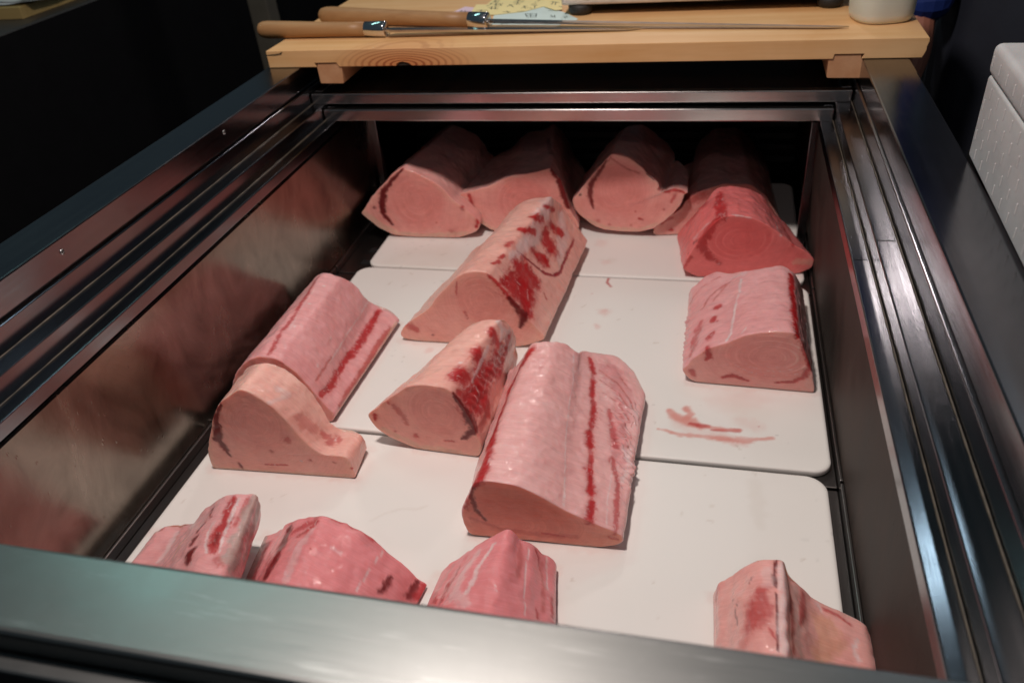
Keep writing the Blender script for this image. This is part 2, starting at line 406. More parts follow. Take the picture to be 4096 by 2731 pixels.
# ---------------------------------------------------------------- display case
case = tag(empty('display_case', (0, 0, -0.52)), 'open stainless steel fish display case with stepped side rails', 'display case')
def part(o, parent=None):
    o.parent = parent or case
    if parent is None: o.matrix_parent_inverse = Matrix.Translation((0, 0, 0.52))
    return o
Y0, Y1 = -0.02, 1.60
for s in (-1, 1):
    prof = [(0.500, H), (0.438, H), (0.438, H - 0.033), (0.4415, H - 0.0335), (0.4415, H - 0.0365), (0.4355, H - 0.038), (0.4345, H - 0.064), (0.4112, H - 0.064), (0.4112, H - 0.089), (0.3917, H - 0.089), (0.3917, H - 0.105), (0.4005, H - 0.105), (0.4005, H - 0.112), (0.500, H - 0.112)]
    rr = [0.002, 0.002, 0.0005, 0, 0, 0.0012, 0.0008, 0.0016, 0.0008, 0.0016, 0.001, 0, 0, 0]
    part(prism('side_rail', [(s * x, z) for x, z in rounded(prof, rr)], 'y', 0.0, Y1, MAT['rail']))
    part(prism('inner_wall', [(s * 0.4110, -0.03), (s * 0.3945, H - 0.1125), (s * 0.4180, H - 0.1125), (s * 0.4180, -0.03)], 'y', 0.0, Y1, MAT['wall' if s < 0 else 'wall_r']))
    part(box('outer_panel', *sorted((s * 0.4185, s * 0.497)), -0.05, Y1, -0.50, H - 0.1125, MAT['dark_case'], bevel=0))
    for (x, z) in ((0.4340, H - 0.0636), (0.4108, H - 0.0886)):   # beads of sealant in the track corners
        bm = bmesh.new(); rnd = random.Random(3); rows = []
        for k in range(120):
            y = 0.004 + k * (Y1 - 0.3) / 119; r = 0.0011 * (0.7 + 0.6 * rnd.random())
            rows.append([bm.verts.new((s * (x - 0.0004 - r * math.cos(a)), y, z + r * math.sin(a))) for a in (0, 0.5, 1.05, 1.57)])
        for ra, rb in zip(rows[:-1], rows[1:]):
            for q in range(3): bm.faces.new((ra[q], ra[q + 1], rb[q + 1], rb[q]))
        part(from_bm('sealant_bead', bm, MAT['seal'], smooth=True))
for y, z in ((0.7303, 0.3150), (0.3815, 0.3132)):                    # screws in the left rail
    sc = part(lathe('screw', [(0, 0.0031), (0.6, 0.0031), (1, 0.0018)], (-0.4382, y, z), (-0.4368, y, z), MAT['screw'], n=16))
    for a in (0, math.pi / 2):
        bm = box_bm(-0.00025, 0.00025, -0.0019, 0.0019, -0.0003, 0.0003)
        bmesh.ops.rotate(bm, verts=bm.verts, matrix=Matrix.Rotation(a + 0.5, 3, 'X')); bmesh.ops.translate(bm, verts=bm.verts, vec=(-0.4367, y, z))
        o = from_bm('screw_slot', bm, MAT['black']); o.parent = sc
for y0, y1, x0, x1, z in ((0.565, 0.985, 0.3935, 0.4085, H - 0.089), (0.562, 0.99, 0.4128, 0.4315, H - 0.064)):
    part(box('tape_strip', x0, x1, y0, y1, z + 0.0003, z + 0.0007, MAT['tape'], bevel=0))
# near wall with folded top, outer groove and lower bumper strip
prof = [(0.0, H), (0.0, H - 0.030), (-0.012, H - 0.030), (-0.012, -0.03), (-0.046, -0.03), (-0.046, H - 0.046), (-0.0575, H - 0.046), (-0.0575, H)]
part(prism('front_rail', rounded(prof, [0.003, 0, 0, 0, 0, 0, 0.002, 0.004]), 'x', -0.5, 0.5, MAT['front']))
part(box('bumper_strip', -0.5, 0.5, -0.0695, -0.0580, H - 0.045, H - 0.0178, MAT['front'], bevel=0.0015))
part(box('front_panel', -0.497, 0.497, -0.0640, -0.0465, -0.50, H - 0.0475, MAT['dark_case'], bevel=0))
part(box('back_wall', -0.409, 0.409, 1.385, 1.40, -0.03, H - 0.11, MAT['black'], bevel=0))
for z in (0.012, 0.037, 0.061, 0.085, 0.11):
    part(box('vent_slat', -0.40, 0.40, 1.376, 1.384, z, z + 0.012, MAT['grille'], bevel=0.001))
part(box('post_or_reflection', -0.402, -0.388, 1.138, 1.152, -0.008, H - 0.113, MAT['rail'], bevel=0.001))
part(box('post_or_reflection', 0.388, 0.402, 1.048, 1.060, -0.008, H - 0.113, MAT['rail'], bevel=0.001))  # right-hand strip is added in place of a reflection, not a real post
part(box('case_bottom', -0.4085, 0.4085, 0.0, 1.376, -0.035, -0.026, MAT['black'], bevel=0))
for y0, y1 in ((0.03, 0.466), (0.470, 0.895), (0.899, 1.36)):        # three trays with turned-up edges and slots
    part(box('floor_tray', -0.404, 0.404, y0, y1, -0.016, -0.0095, MAT['pan'], bevel=0.0015))
    for s in (-1, 1):
        part(box('tray_lip', *sorted((s * 0.4045, s * 0.4088)), y0, y1, -0.016, 0.003, MAT['pan'], bevel=0.0012))
for y in (0.93, 0.975, 1.045):
    for s in (-1, 1): part(box('tray_slot', *sorted((s * 0.345, s * 0.374)), y, y + 0.016, -0.0094, -0.0088, MAT['black'], bevel=0))

# ---------------------------------------------------------------- white cutting boards with blood smears
WHITE = np.array([0.81, 0.785, 0.755])
BLOOD = {'blood': np.array([0.46, 0.035, 0.035]), 'smear': np.array([0.68, 0.27, 0.23]), 'dirt': np.array([0.50, 0.42, 0.34]), 'dark': np.array([0.20, 0.15, 0.11])}
def cutting_board(label, x0, x1, y0, y1, z, rc, step, strokes, th=0.0085, seed=1.0, group=None):
    nx, ny = int((x1 - x0) / step), int((y1 - y0) / step)
    X, Y = np.meshgrid(np.linspace(x0, x1, nx), np.linspace(y0, y1, ny)); X = X.copy(); Y = Y.copy()
    for sx in (0, 1):
        for sy in (0, 1):
            cx = x0 + rc if sx == 0 else x1 - rc; cy = y0 + rc if sy == 0 else y1 - rc
            dx, dy = X - cx, Y - cy
            inc = (dx < 0 if sx == 0 else dx > 0) & (dy < 0 if sy == 0 else dy > 0)
            m = np.maximum(abs(dx), abs(dy)); r = np.hypot(dx, dy); k = np.where(inc & (r > 0), m / np.maximum(r, 1e-9), 1.0)
            X = cx + dx * k; Y = cy + dy * k
    top = np.stack([X.ravel(), Y.ravel(), np.full(X.size, z)], 1)
    idx = np.arange(nx * ny).reshape(ny, nx)
    q = np.stack([idx[:-1, :-1].ravel(), idx[:-1, 1:].ravel(), idx[1:, 1:].ravel(), idx[1:, :-1].ravel()], 1)
    loop = np.concatenate([idx[0, :], idx[1:, -1], idx[-1, -2::-1], idx[-2:0:-1, 0]])
    V = [top]; n0 = len(top); prev = loop; Q = [q]; c = top.mean(0)
    top[loop, 2] -= 0.0008
    for dz in (0.002, th - 0.0012, th):
        ring = top[loop].copy(); ring[:, 2] = z - dz; d = ring - c; d[:, 2] = 0; d /= np.linalg.norm(d, axis=1)[:, None]
        ring = ring + d * (0.0012 if dz < th else 0.0002)
        cur = n0 + np.arange(len(loop)); n0 += len(loop); V.append(ring)
        Q.append(np.stack([prev, np.roll(prev, -1), np.roll(cur, -1), cur], 1)[:, ::-1]); prev = cur
    V = np.concatenate(V); Q = np.concatenate(Q)
    me = np_mesh('cutting_board', V, Q)
    C = np.tile(WHITE, (len(V), 1)) * (1 + 0.020 * fbm(V, 9.0, seed, 3))[:, None]
    st = sstep(0.35, 0.75, fbm(V, 5.0, seed + 2, 4)); C = C * (1 - 0.10 * st[:, None] * np.array([0.6, 0.9, 1.2]))
    fine = sstep(0.55, 0.7, vnoise(V * 150.0, seed)) * sstep(0.25, 0.6, fbm(V, 12.0, seed + 8, 3)); C = C * (1 - 0.22 * fine[:, None])
    for cname, k, pts in strokes:
        pts = [[p[0], p[1], p[2], p[3] * 1.35] for p in pts]
        mk = stroke_mask(V, pts, 0.60, 0.75, seed + len(pts))[:, None] * k * (1 + 0.5 * fbm(V, 70.0, seed, 2))[:, None]
        C = C * (1 - np.clip(mk, 0, 1)) + BLOOD[cname] * np.clip(mk, 0, 1)
    for d in FISH.values():                                            # damp pink juice left round the foot of each block
        for loop in (d['A'], d['B']):
            base = [[p[0], p[1], z, 0.007] for p in loop if p[2] < 0.008]
            if len(base) < 2 or base[0][1] < y0 - 0.05 or base[0][1] > y1 + 0.05: continue
            mk = stroke_mask(V, base, 0.7, 0.9, seed + base[0][0])[:, None] * 0.16
            C = C * (1 - mk) + BLOOD['smear'] * mk
    rnd = random.Random(int(seed * 7))
    for _ in range(60):                                              # knife nicks and specks
        x, y = rnd.uniform(x0, x1), rnd.uniform(y0, y1); a = rnd.uniform(0, 3.14); l = rnd.uniform(0.001, 0.010)
        mk = stroke_mask(V, [[x, y, z, 0.0013], [x + l * math.cos(a), y + l * math.sin(a), z, 0.0010]], 0.5, 0.3, x)[:, None] * rnd.uniform(0.15, 0.5)
        C = C * (1 - mk) + BLOOD['dirt'] * mk
    set_colors(me, np.clip(C, 0.01, 0.85))
    return tag(link('cutting_board', me, MAT['plastic']), label, 'cutting board', group)

# ---------------------------------------------------------------- swordfish
PAL = {'red': (0.44, 0.018, 0.022), 'dred': (0.15, 0.008, 0.010), 'wine': (0.30, 0.020, 0.035), 'deep': (0.48, 0.10, 0.085), 'white': (0.74, 0.60, 0.60), 'cream': (0.70, 0.46, 0.35), 'pinkdeep': (0.62, 0.22, 0.23), 'skin': (0.42, 0.33, 0.30), 'ink': (0.04, 0.02, 0.03), 'orange': (0.66, 0.34, 0.20)}
KIND = {  # side colour, cut colour, cut rim colour
    'pale': ((0.78, 0.38, 0.35), (0.83, 0.365, 0.325), (0.83, 0.47, 0.385)), 'cream': ((0.82, 0.45, 0.385), (0.84, 0.405, 0.345), (0.83, 0.50, 0.39)),
    'pink': ((0.78, 0.39, 0.395), (0.83, 0.385, 0.35), (0.83, 0.47, 0.40)), 'pinkwet': ((0.80, 0.45, 0.44), (0.81, 0.315, 0.24), (0.83, 0.42, 0.315)),
    'red': ((0.80, 0.21, 0.21), (0.83, 0.19, 0.185), (0.82, 0.26, 0.245)), 'rose': ((0.76, 0.27, 0.285), (0.72, 0.26, 0.25), (0.78, 0.35, 0.32))}
FISH = {
  'B1': dict(
    label='swordfish block against the steel wall, round pale cut with one dark red crescent',
    kind='pale',
    A=[[-0.3971, 1.0178, 0.0485], [-0.363, 1.0189, 0.0865], [-0.3226, 1.0201, 0.1262], [-0.3002, 1.0208, 0.1409], [-0.2733, 1.0216, 0.1291], [-0.245, 1.0225, 0.1146], [-0.2243, 1.0231, 0.0952], [-0.2154, 1.0234, 0.0813], [-0.1876, 1.0243, 0.0579], [-0.1684, 1.0249, 0.036], [-0.1664, 1.0249, 0.0273], [-0.1723, 1.0247, 0.0164], [-0.1991, 1.0239, 0.0054], [-0.2182, 1.0233, 0.0], [-0.2931, 1.021, 0.0], [-0.3398, 1.0196, 0.0051], [-0.3693, 1.0187, 0.0217]],
    B=[[-0.3832, 1.2499, 0.0485], [-0.3433, 1.2473, 0.0865], [-0.2971, 1.245, 0.1262], [-0.2689, 1.242, 0.1409], [-0.2473, 1.2448, 0.1291], [-0.2242, 1.2476, 0.1146], [-0.2089, 1.2502, 0.0952], [-0.2052, 1.2524, 0.0813], [-0.1898, 1.2627, 0.0579], [-0.1829, 1.2727, 0.036], [-0.1932, 1.2823, 0.0273], [-0.1933, 1.2785, 0.0164], [-0.2143, 1.274, 0.0054], [-0.2276, 1.2699, 0.0], [-0.2967, 1.2639, 0.0], [-0.3375, 1.2589, 0.0051], [-0.3613, 1.2544, 0.0217]],
    N=237,
    NT=98,
    sig=1.83,
    centre=None,
    ring=[-0.2812, 1.0214, 0.0777, 0.059, 0.0617, 0.9995, 0.0307, 0.0],
    dots=0,
    far=0,
    rag=None,
    strokes=[
      ('dred', 0.9, [[-0.2984, 1.021, 0.138, 0.00141], [-0.3217, 1.0203, 0.1171, 0.0025], [-0.3415, 1.0196, 0.0944, 0.00397], [-0.35, 1.0193, 0.0721, 0.00473], [-0.3513, 1.0193, 0.0485, 0.0033], [-0.3371, 1.0196, 0.0268, 0.00147]]),
      ('red', 0.8, [[-0.1967, 1.0243, 0.0642, 0.00247], [-0.1977, 1.024, 0.0592, 0.00212]]),
      ('red', 0.9, [[-0.171, 1.0247, 0.0375, 0.00248], [-0.1748, 1.0246, 0.0247, 0.00214]]),
      ('deep', 0.5, [[-0.2216, 1.0232, 0.0126, 0.0054]]),
      ('dred', 0.6, [[-0.3669, 1.0189, 0.061, 0.0022]]),
      ('deep', 0.7, [[-0.2501, 1.0225, 0.0322, 0.00126]]),
      ('cream', 0.6, [[-0.3887, 1.018, 0.0506, 0.00554], [-0.3629, 1.019, 0.0261, 0.00554], [-0.3306, 1.0198, 0.0097, 0.00405], [-0.2729, 1.0216, 0.0058, 0.00328], [-0.1959, 1.024, 0.0114, 0.00395]]),
    ]),
  'B2': dict(
    label='swordfish block wedged between two others under the lid, bloodline down its right edge',
    kind='pale',
    A=[[-0.2111, 1.051, 0.0771], [-0.1791, 1.0511, 0.0853], [-0.1512, 1.0513, 0.0934], [-0.1231, 1.0515, 0.1086], [-0.1049, 1.0516, 0.1159], [-0.0698, 1.0518, 0.1204], [-0.0505, 1.0519, 0.126], [-0.0348, 1.052, 0.1316], [-0.0189, 1.0521, 0.1067], [-0.0099, 1.0521, 0.0775], [-0.0024, 1.0522, 0.0477], [0.0124, 1.0523, 0.0214], [0.0113, 1.0523, 0.0136], [0.0032, 1.0522, 0.0075], [-0.0415, 1.052, 0.0031], [-0.0958, 1.0516, 0.0023], [-0.1545, 1.0513, 0.0044], [-0.1752, 1.0512, 0.0197]],
    B=[[-0.1902, 1.223, 0.0771], [-0.1681, 1.233, 0.0853], [-0.15, 1.2429, 0.0934], [-0.1317, 1.2529, 0.1086], [-0.1233, 1.2628, 0.1159], [-0.0935, 1.2647, 0.1204], [-0.0795, 1.2665, 0.126], [-0.0692, 1.2684, 0.1316], [-0.0585, 1.2978, 0.1067], [-0.0546, 1.3273, 0.0775], [-0.0398, 1.3158, 0.0477], [-0.0177, 1.3045, 0.0214], [-0.0116, 1.293, 0.0136], [-0.0124, 1.2815, 0.0075], [-0.0498, 1.2698, 0.0031], [-0.0968, 1.258, 0.0023], [-0.1482, 1.2462, 0.0044], [-0.1616, 1.2347, 0.0197]],
    N=240,
    NT=90,
    sig=1.83,
    centre=None,
    ring=[-0.0912, 1.0517, 0.0645, 0.0529, 0.0527, 1.0, 0.0059, 0.0],
    dots=0,
    far=0,
    rag=None,
    strokes=[
      ('dred', 0.9, [[-0.0328, 1.0523, 0.1258, 0.00258], [-0.0189, 1.0523, 0.1021, 0.0038], [-0.0131, 1.0523, 0.0792, 0.00452], [-0.0072, 1.0522, 0.0568, 0.00384]]),
      ('red', 0.8, [[-0.1902, 1.051, 0.0745, 0.00286], [-0.1858, 1.0512, 0.0568, 0.00251], [-0.1839, 1.0511, 0.0433, 0.0018]]),
      ('dred', 0.5, [[-0.0657, 1.1914, 0.1276, 0.00338], [-0.0465, 1.1165, 0.1296, 0.00358]]),
      ('cream', 0.5, [[-0.1755, 1.0512, 0.025, 0.00361], [-0.1512, 1.0513, 0.0067, 0.00362]]),
    ]),
  'B3': dict(
    label='swordfish block in the back row with a ragged flap curling from its right side',
    kind='pale',
    A=[[-0.0022, 1.0603, 0.0651], [0.0131, 1.0593, 0.0824], [0.025, 1.0585, 0.1034], [0.0381, 1.0576, 0.1208], [0.0637, 1.0559, 0.1481], [0.0715, 1.0554, 0.1557], [0.0853, 1.0545, 0.1546], [0.099, 1.0536, 0.1527], [0.1112, 1.0528, 0.1452], [0.1235, 1.052, 0.1344], [0.1343, 1.0513, 0.1219], [0.1467, 1.0504, 0.1118], [0.1522, 1.0501, 0.1014], [0.1556, 1.0499, 0.0899], [0.1602, 1.0496, 0.0868], [0.1729, 1.0487, 0.0958], [0.1879, 1.0477, 0.0982], [0.2043, 1.0466, 0.0925], [0.196, 1.0472, 0.0846], [0.1935, 1.0474, 0.0702], [0.179, 1.0483, 0.0506], [0.1593, 1.0496, 0.0321], [0.1439, 1.0506, 0.0188], [0.1202, 1.0522, 0.0104], [0.088, 1.0543, 0.0087], [0.0554, 1.0565, 0.0105], [0.0358, 1.0578, 0.0186], [0.0164, 1.0591, 0.0335], [0.0038, 1.0599, 0.0505]],
    B=[[0.0036, 1.1793, 0.0651], [0.0197, 1.1813, 0.0824], [0.0324, 1.1835, 0.1034], [0.0463, 1.1856, 0.1208], [0.0727, 1.187, 0.1481], [0.0812, 1.1894, 0.1557], [0.0936, 1.198, 0.1546], [0.1059, 1.2066, 0.1527], [0.1167, 1.2153, 0.1452], [0.1275, 1.224, 0.1344], [0.1411, 1.2222, 0.1219], [0.1562, 1.2203, 0.1118], [0.1644, 1.2189, 0.1014], [0.1705, 1.2176, 0.0899], [0.1706, 1.1961, 0.0868], [0.1786, 1.174, 0.0958], [0.189, 1.1518, 0.0982], [0.2008, 1.1295, 0.0925], [0.1932, 1.133, 0.0846], [0.1916, 1.1362, 0.0702], [0.1778, 1.1402, 0.0506], [0.159, 1.1445, 0.0321], [0.1443, 1.1485, 0.0188], [0.1214, 1.1531, 0.0104], [0.0899, 1.1582, 0.0087], [0.0581, 1.1634, 0.0105], [0.0393, 1.1677, 0.0186], [0.0207, 1.172, 0.0335], [0.0089, 1.1759, 0.0505]],
    N=232,
    NT=52,
    sig=1.37,
    centre=[0.1008, 1.0535, 0.0597],
    ring=[0.0882, 1.0543, 0.0897, 0.0529, 0.0553, 0.9978, -0.0659, 0.0],
    dots=0,
    far=0,
    rag=([[0.1501, 1.0501, 0.1028, 0.00794], [0.1644, 1.0492, 0.0906, 0.00955], [0.1963, 1.0472, 0.0912, 0.00953]], 0.003),
    strokes=[
      ('dred', 0.85, [[0.0619, 1.0563, 0.1428, 0.00159], [0.0472, 1.0571, 0.1191, 0.00256], [0.033, 1.0579, 0.0963, 0.00387], [0.0322, 1.058, 0.0789, 0.00389], [0.034, 1.0579, 0.0644, 0.00228], [0.0375, 1.0575, 0.0527, 0.0013]]),
      ('deep', 0.6, [[0.0713, 1.0556, 0.1482, 0.00095], [0.0982, 1.0535, 0.1301, 0.00111], [0.1194, 1.0522, 0.1233, 0.00095]]),
      ('red', 0.6, [[0.0663, 1.0559, 0.1436, 0.00095], [0.0704, 1.0556, 0.1511, 0.00095]]),
      ('red', 0.8, [[0.1644, 1.0492, 0.0906, 0.00255], [0.1791, 1.0482, 0.0961, 0.00222], [0.195, 1.0472, 0.092, 0.00191]]),
      ('red', 0.6, [[0.1808, 1.0482, 0.0842, 0.00223], [0.1748, 1.0487, 0.0727, 0.0016]]),
      ('red', 0.8, [[0.119, 1.0522, 0.0372, 0.00146], [0.1255, 1.0517, 0.0359, 0.00146]]),
      ('red', 0.6, [[0.1132, 1.0527, 0.0504, 0.00129]]),
      ('red', 0.6, [[0.0661, 1.0559, 0.0216, 0.00197]]),
      ('red', 0.4, [[0.0457, 1.0571, 0.0279, 0.00328]]),
      ('red', 0.4, [[0.1053, 1.0531, 0.0227, 0.00196]]),
      ('red', 0.6, [[0.1633, 1.0495, 0.0576, 0.00161]]),
      ('ink', 0.9, [[0.0145, 1.0593, 0.0771, 0.00195]]),
      ('ink', 0.7, [[0.1318, 1.0515, 0.1231, 0.00127], [0.1439, 1.0504, 0.1125, 0.00095]]),
      ('cream', 0.6, [[0.0274, 1.0583, 0.0278, 0.00296], [0.0607, 1.0562, 0.0156, 0.00296], [0.1203, 1.0522, 0.0149, 0.00294], [0.1494, 1.0503, 0.029, 0.00292]]),
    ]),
  'B4': dict(
    label='long dim swordfish block behind the red one, only its speckled toe lit',
    kind='pale',
    A=[[0.1435, 1.0591, 0.0073], [0.1441, 1.0592, 0.0126], [0.154, 1.0606, 0.0264], [0.1737, 1.0634, 0.0396], [0.1932, 1.0662, 0.0527], [0.1987, 1.0669, 0.0679], [0.2163, 1.0694, 0.0806], [0.2398, 1.0728, 0.0896], [0.2617, 1.0759, 0.0953], [0.3063, 1.0823, 0.0933], [0.3335, 1.0861, 0.0706], [0.3586, 1.0897, 0.0288], [0.3691, 1.0912, 0.0], [0.3078, 1.0825, 0.0], [0.23, 1.0714, 0.0], [0.1563, 1.0609, 0.0], [0.146, 1.0594, 0.0]],
    B=[[0.1458, 1.297, 0.0073], [0.1499, 1.2918, 0.0126], [0.1632, 1.2879, 0.0264], [0.1864, 1.2854, 0.0396], [0.2093, 1.2828, 0.0527], [0.2056, 1.2964, 0.0679], [0.214, 1.3117, 0.0806], [0.2284, 1.3279, 0.0896], [0.2412, 1.3438, 0.0953], [0.2852, 1.3537, 0.0933], [0.3119, 1.3612, 0.0706], [0.3404, 1.3594, 0.0288], [0.3543, 1.3556, 0.0], [0.2964, 1.3416, 0.0], [0.222, 1.3252, 0.0], [0.1518, 1.3094, 0.0], [0.1449, 1.3026, 0.0]],
    N=229,
    NT=103,
    sig=1.83,
    centre=None,
    ring=None,
    dots=0,
    far=0,
    rag=None,
    strokes=[
      ('red', 0.6, [[0.1579, 1.061, 0.0243, 0.00229], [0.1697, 1.0629, 0.0335, 0.00261], [0.1772, 1.0639, 0.0348, 0.00196]]),
      ('red', 0.8, [[0.1758, 1.0637, 0.0121, 0.00296]]),
      ('red', 0.5, [[0.2103, 1.0683, 0.0711, 0.00971], [0.2281, 1.0709, 0.077, 0.00809]]),
    ]),
  'B5': dict(
    label='deep red swordfish block with ringed cut face standing in front of the dim block',
    kind='red',
    A=[[0.2019, 0.9145, 0.0162], [0.2125, 0.9161, 0.0435], [0.2279, 0.9185, 0.0699], [0.2399, 0.9203, 0.0902], [0.2536, 0.9224, 0.1054], [0.263, 0.9238, 0.1105], [0.2823, 0.9268, 0.1109], [0.3068, 0.9306, 0.1048], [0.3322, 0.9345, 0.0908], [0.3534, 0.9377, 0.0721], [0.3731, 0.9407, 0.0552], [0.3944, 0.944, 0.0399], [0.407, 0.946, 0.0278], [0.4069, 0.9459, 0.0121], [0.386, 0.9427, 0.0006], [0.3331, 0.9346, 0.0], [0.2741, 0.9255, 0.0], [0.2298, 0.9187, 0.0]],
    B=[[0.1869, 1.0232, 0.0162], [0.1973, 1.0126, 0.0435], [0.2124, 1.0027, 0.0699], [0.2242, 0.9923, 0.0902], [0.2399, 1.0129, 0.1054], [0.2513, 1.0329, 0.1105], [0.2751, 1.0357, 0.1109], [0.3042, 1.0394, 0.1048], [0.3224, 1.045, 0.0908], [0.3364, 1.045, 0.0721], [0.3489, 1.045, 0.0552], [0.3682, 1.045, 0.0399], [0.3788, 1.045, 0.0278], [0.3809, 1.045, 0.0121], [0.3622, 1.045, 0.0006], [0.3116, 1.044, 0.0], [0.2547, 1.0347, 0.0], [0.2126, 1.0277, 0.0]],
    N=304,
    NT=64,
    sig=2.58,
    centre=None,
    ring=[0.2905, 0.9281, 0.0672, 0.0585, 0.0428, 0.9884, 0.1517, 0.0],
    dots=0,
    far=0,
    rag=None,
    strokes=[
      ('red', 0.75, [[0.2543, 1.0091, 0.1108, 0.00369], [0.2555, 0.972, 0.1099, 0.0072], [0.2587, 0.9272, 0.1086, 0.00629]]),
      ('red', 0.7, [[0.2537, 0.9276, 0.1058, 0.00455], [0.2434, 0.9209, 0.0921, 0.00629], [0.2344, 0.9196, 0.0761, 0.00703], [0.2315, 0.919, 0.0581, 0.00636], [0.2433, 0.9205, 0.0393, 0.00499], [0.2621, 0.9236, 0.0246, 0.00251]]),
      ('white', 0.6, [[0.2765, 0.9286, 0.1107, 0.00175], [0.289, 0.9281, 0.1079, 0.0014], [0.3041, 0.9298, 0.1043, 0.00105]]),
      ('white', 0.55, [[0.3457, 0.9758, 0.0739, 0.00183], [0.3483, 0.9496, 0.0752, 0.00216], [0.3516, 0.9379, 0.0719, 0.00179]]),
      ('red', 0.6, [[0.361, 0.9985, 0.0544, 0.00262], [0.3687, 0.9638, 0.0541, 0.00293], [0.3718, 0.9407, 0.0541, 0.00252]]),
      ('white', 0.4, [[0.2201, 0.9359, 0.0612, 0.00321], [0.2293, 0.9356, 0.077, 0.00248], [0.2402, 0.9317, 0.093, 0.00211]]),
      ('ink', 0.6, [[0.2198, 0.9277, 0.0584, 0.00284], [0.2286, 0.9199, 0.0697, 0.00141]]),
      ('ink', 0.7, [[0.2112, 0.9213, 0.0426, 0.00125]]),
      ('red', 0.6, [[0.2044, 0.916, 0.021, 0.00286], [0.2155, 0.9164, 0.0383, 0.00249]]),
      ('red', 0.45, [[0.2055, 1.004, 0.0572, 0.0056], [0.2171, 0.9959, 0.0772, 0.00554], [0.2331, 0.9913, 0.0974, 0.00439]]),
      ('cream', 0.4, [[0.381, 0.9421, 0.0239, 0.00548], [0.4012, 0.9452, 0.022, 0.00477]]),
    ]),
  'C6': dict(
    label='squared swordfish block alone near the right wall above the blood smear',
    kind='pink',
    A=[[0.2158, 0.6374, 0.0207], [0.219, 0.6373, 0.0244], [0.2293, 0.637, 0.0395], [0.2458, 0.6366, 0.0571], [0.2583, 0.6363, 0.0637], [0.2727, 0.6359, 0.0704], [0.2867, 0.6355, 0.0807], [0.3026, 0.6351, 0.0882], [0.3307, 0.6344, 0.0946], [0.3509, 0.6339, 0.0939], [0.3595, 0.6336, 0.089], [0.3701, 0.6334, 0.0672], [0.3797, 0.6331, 0.0389], [0.384, 0.633, 0.0285], [0.3897, 0.6329, 0.0], [0.3536, 0.6338, 0.0], [0.2974, 0.6353, 0.0], [0.2356, 0.6369, 0.0006], [0.2241, 0.6372, 0.0073]],
    B=[[0.2184, 0.8385, 0.0207], [0.2158, 0.8282, 0.0244], [0.2203, 0.8176, 0.0395], [0.2393, 0.8247, 0.0571], [0.2543, 0.8318, 0.0637], [0.2758, 0.8155, 0.0704], [0.287, 0.8056, 0.0807], [0.3003, 0.7956, 0.0882], [0.3274, 0.7973, 0.0946], [0.346, 0.8041, 0.0939], [0.3597, 0.7936, 0.089], [0.3708, 0.8135, 0.0672], [0.3809, 0.8335, 0.0389], [0.3834, 0.8396, 0.0295], [0.3872, 0.8458, 0.002], [0.3521, 0.8443, 0.0016], [0.2969, 0.8435, 0.0012], [0.2362, 0.8427, 0.0014], [0.2258, 0.8407, 0.0077]],
    N=264,
    NT=111,
    sig=2.59,
    centre=None,
    ring=[0.3308, 0.6344, 0.0526, 0.0684, 0.0394, 0.9997, -0.0261, 0.0],
    dots=1,
    far=0,
    rag=([[0.221, 0.7648, 0.0353, 0.01259], [0.2196, 0.7138, 0.0265, 0.0122], [0.2246, 0.6462, 0.0319, 0.00927]], 0.0032),
    strokes=[
      ('red', 0.95, [[0.3578, 0.7827, 0.0887, 0.00351], [0.3572, 0.7355, 0.0903, 0.00387], [0.3583, 0.6949, 0.0889, 0.00399], [0.3587, 0.6502, 0.0892, 0.00409], [0.359, 0.6372, 0.0875, 0.0036]]),
      ('dred', 0.7, [[0.3671, 0.7309, 0.0747, 0.00194], [0.3673, 0.696, 0.0731, 0.00213], [0.3691, 0.6673, 0.0689, 0.00209], [0.3729, 0.6456, 0.0584, 0.00207], [0.3776, 0.634, 0.0448, 0.0023]]),
      ('red', 0.7, [[0.3627, 0.6372, 0.0813, 0.00271], [0.3702, 0.6336, 0.0626, 0.00228], [0.3783, 0.6327, 0.0402, 0.00277], [0.3732, 0.6334, 0.0259, 0.00279], [0.361, 0.6337, 0.0162, 0.00163], [0.3384, 0.6342, 0.0122, 0.00117]]),
      ('white', 0.85, [[0.2901, 0.7773, 0.0828, 0.00224], [0.2879, 0.7429, 0.0804, 0.00219], [0.2823, 0.7086, 0.077, 0.00214], [0.2782, 0.6771, 0.0737, 0.00186], [0.2764, 0.6538, 0.0729, 0.00183], [0.2713, 0.6399, 0.0692, 0.00204]]),
      ('white', 0.8, [[0.2951, 0.6535, 0.0849, 0.00159], [0.2891, 0.6422, 0.0815, 0.00113]]),
      ('white', 0.5, [[0.2927, 0.7932, 0.0844, 0.00503], [0.2793, 0.8005, 0.0741, 0.00406]]),
      ('red', 0.75, [[0.2614, 0.7315, 0.0663, 0.00315], [0.2572, 0.7277, 0.0642, 0.00315]]),
      ('red', 0.75, [[0.2546, 0.7056, 0.0631, 0.0031], [0.2533, 0.6987, 0.0623, 0.00308]]),
      ('red', 0.6, [[0.2591, 0.695, 0.065, 0.00142]]),
      ('red', 0.7, [[0.2541, 0.6679, 0.0623, 0.00232], [0.2504, 0.6593, 0.0596, 0.00415]]),
      ('red', 0.8, [[0.2484, 0.6373, 0.0566, 0.00318], [0.251, 0.6367, 0.0441, 0.00366]]),
      ('red', 0.5, [[0.2381, 0.7099, 0.0516, 0.0024], [0.2351, 0.6963, 0.0478, 0.00572], [0.229, 0.6716, 0.0405, 0.00423]]),
      ('red', 0.5, [[0.2319, 0.6619, 0.0429, 0.0042], [0.2267, 0.6461, 0.0346, 0.00324]]),
      ('red', 0.6, [[0.2295, 0.6373, 0.0186, 0.00325], [0.234, 0.637, 0.0123, 0.00186]]),
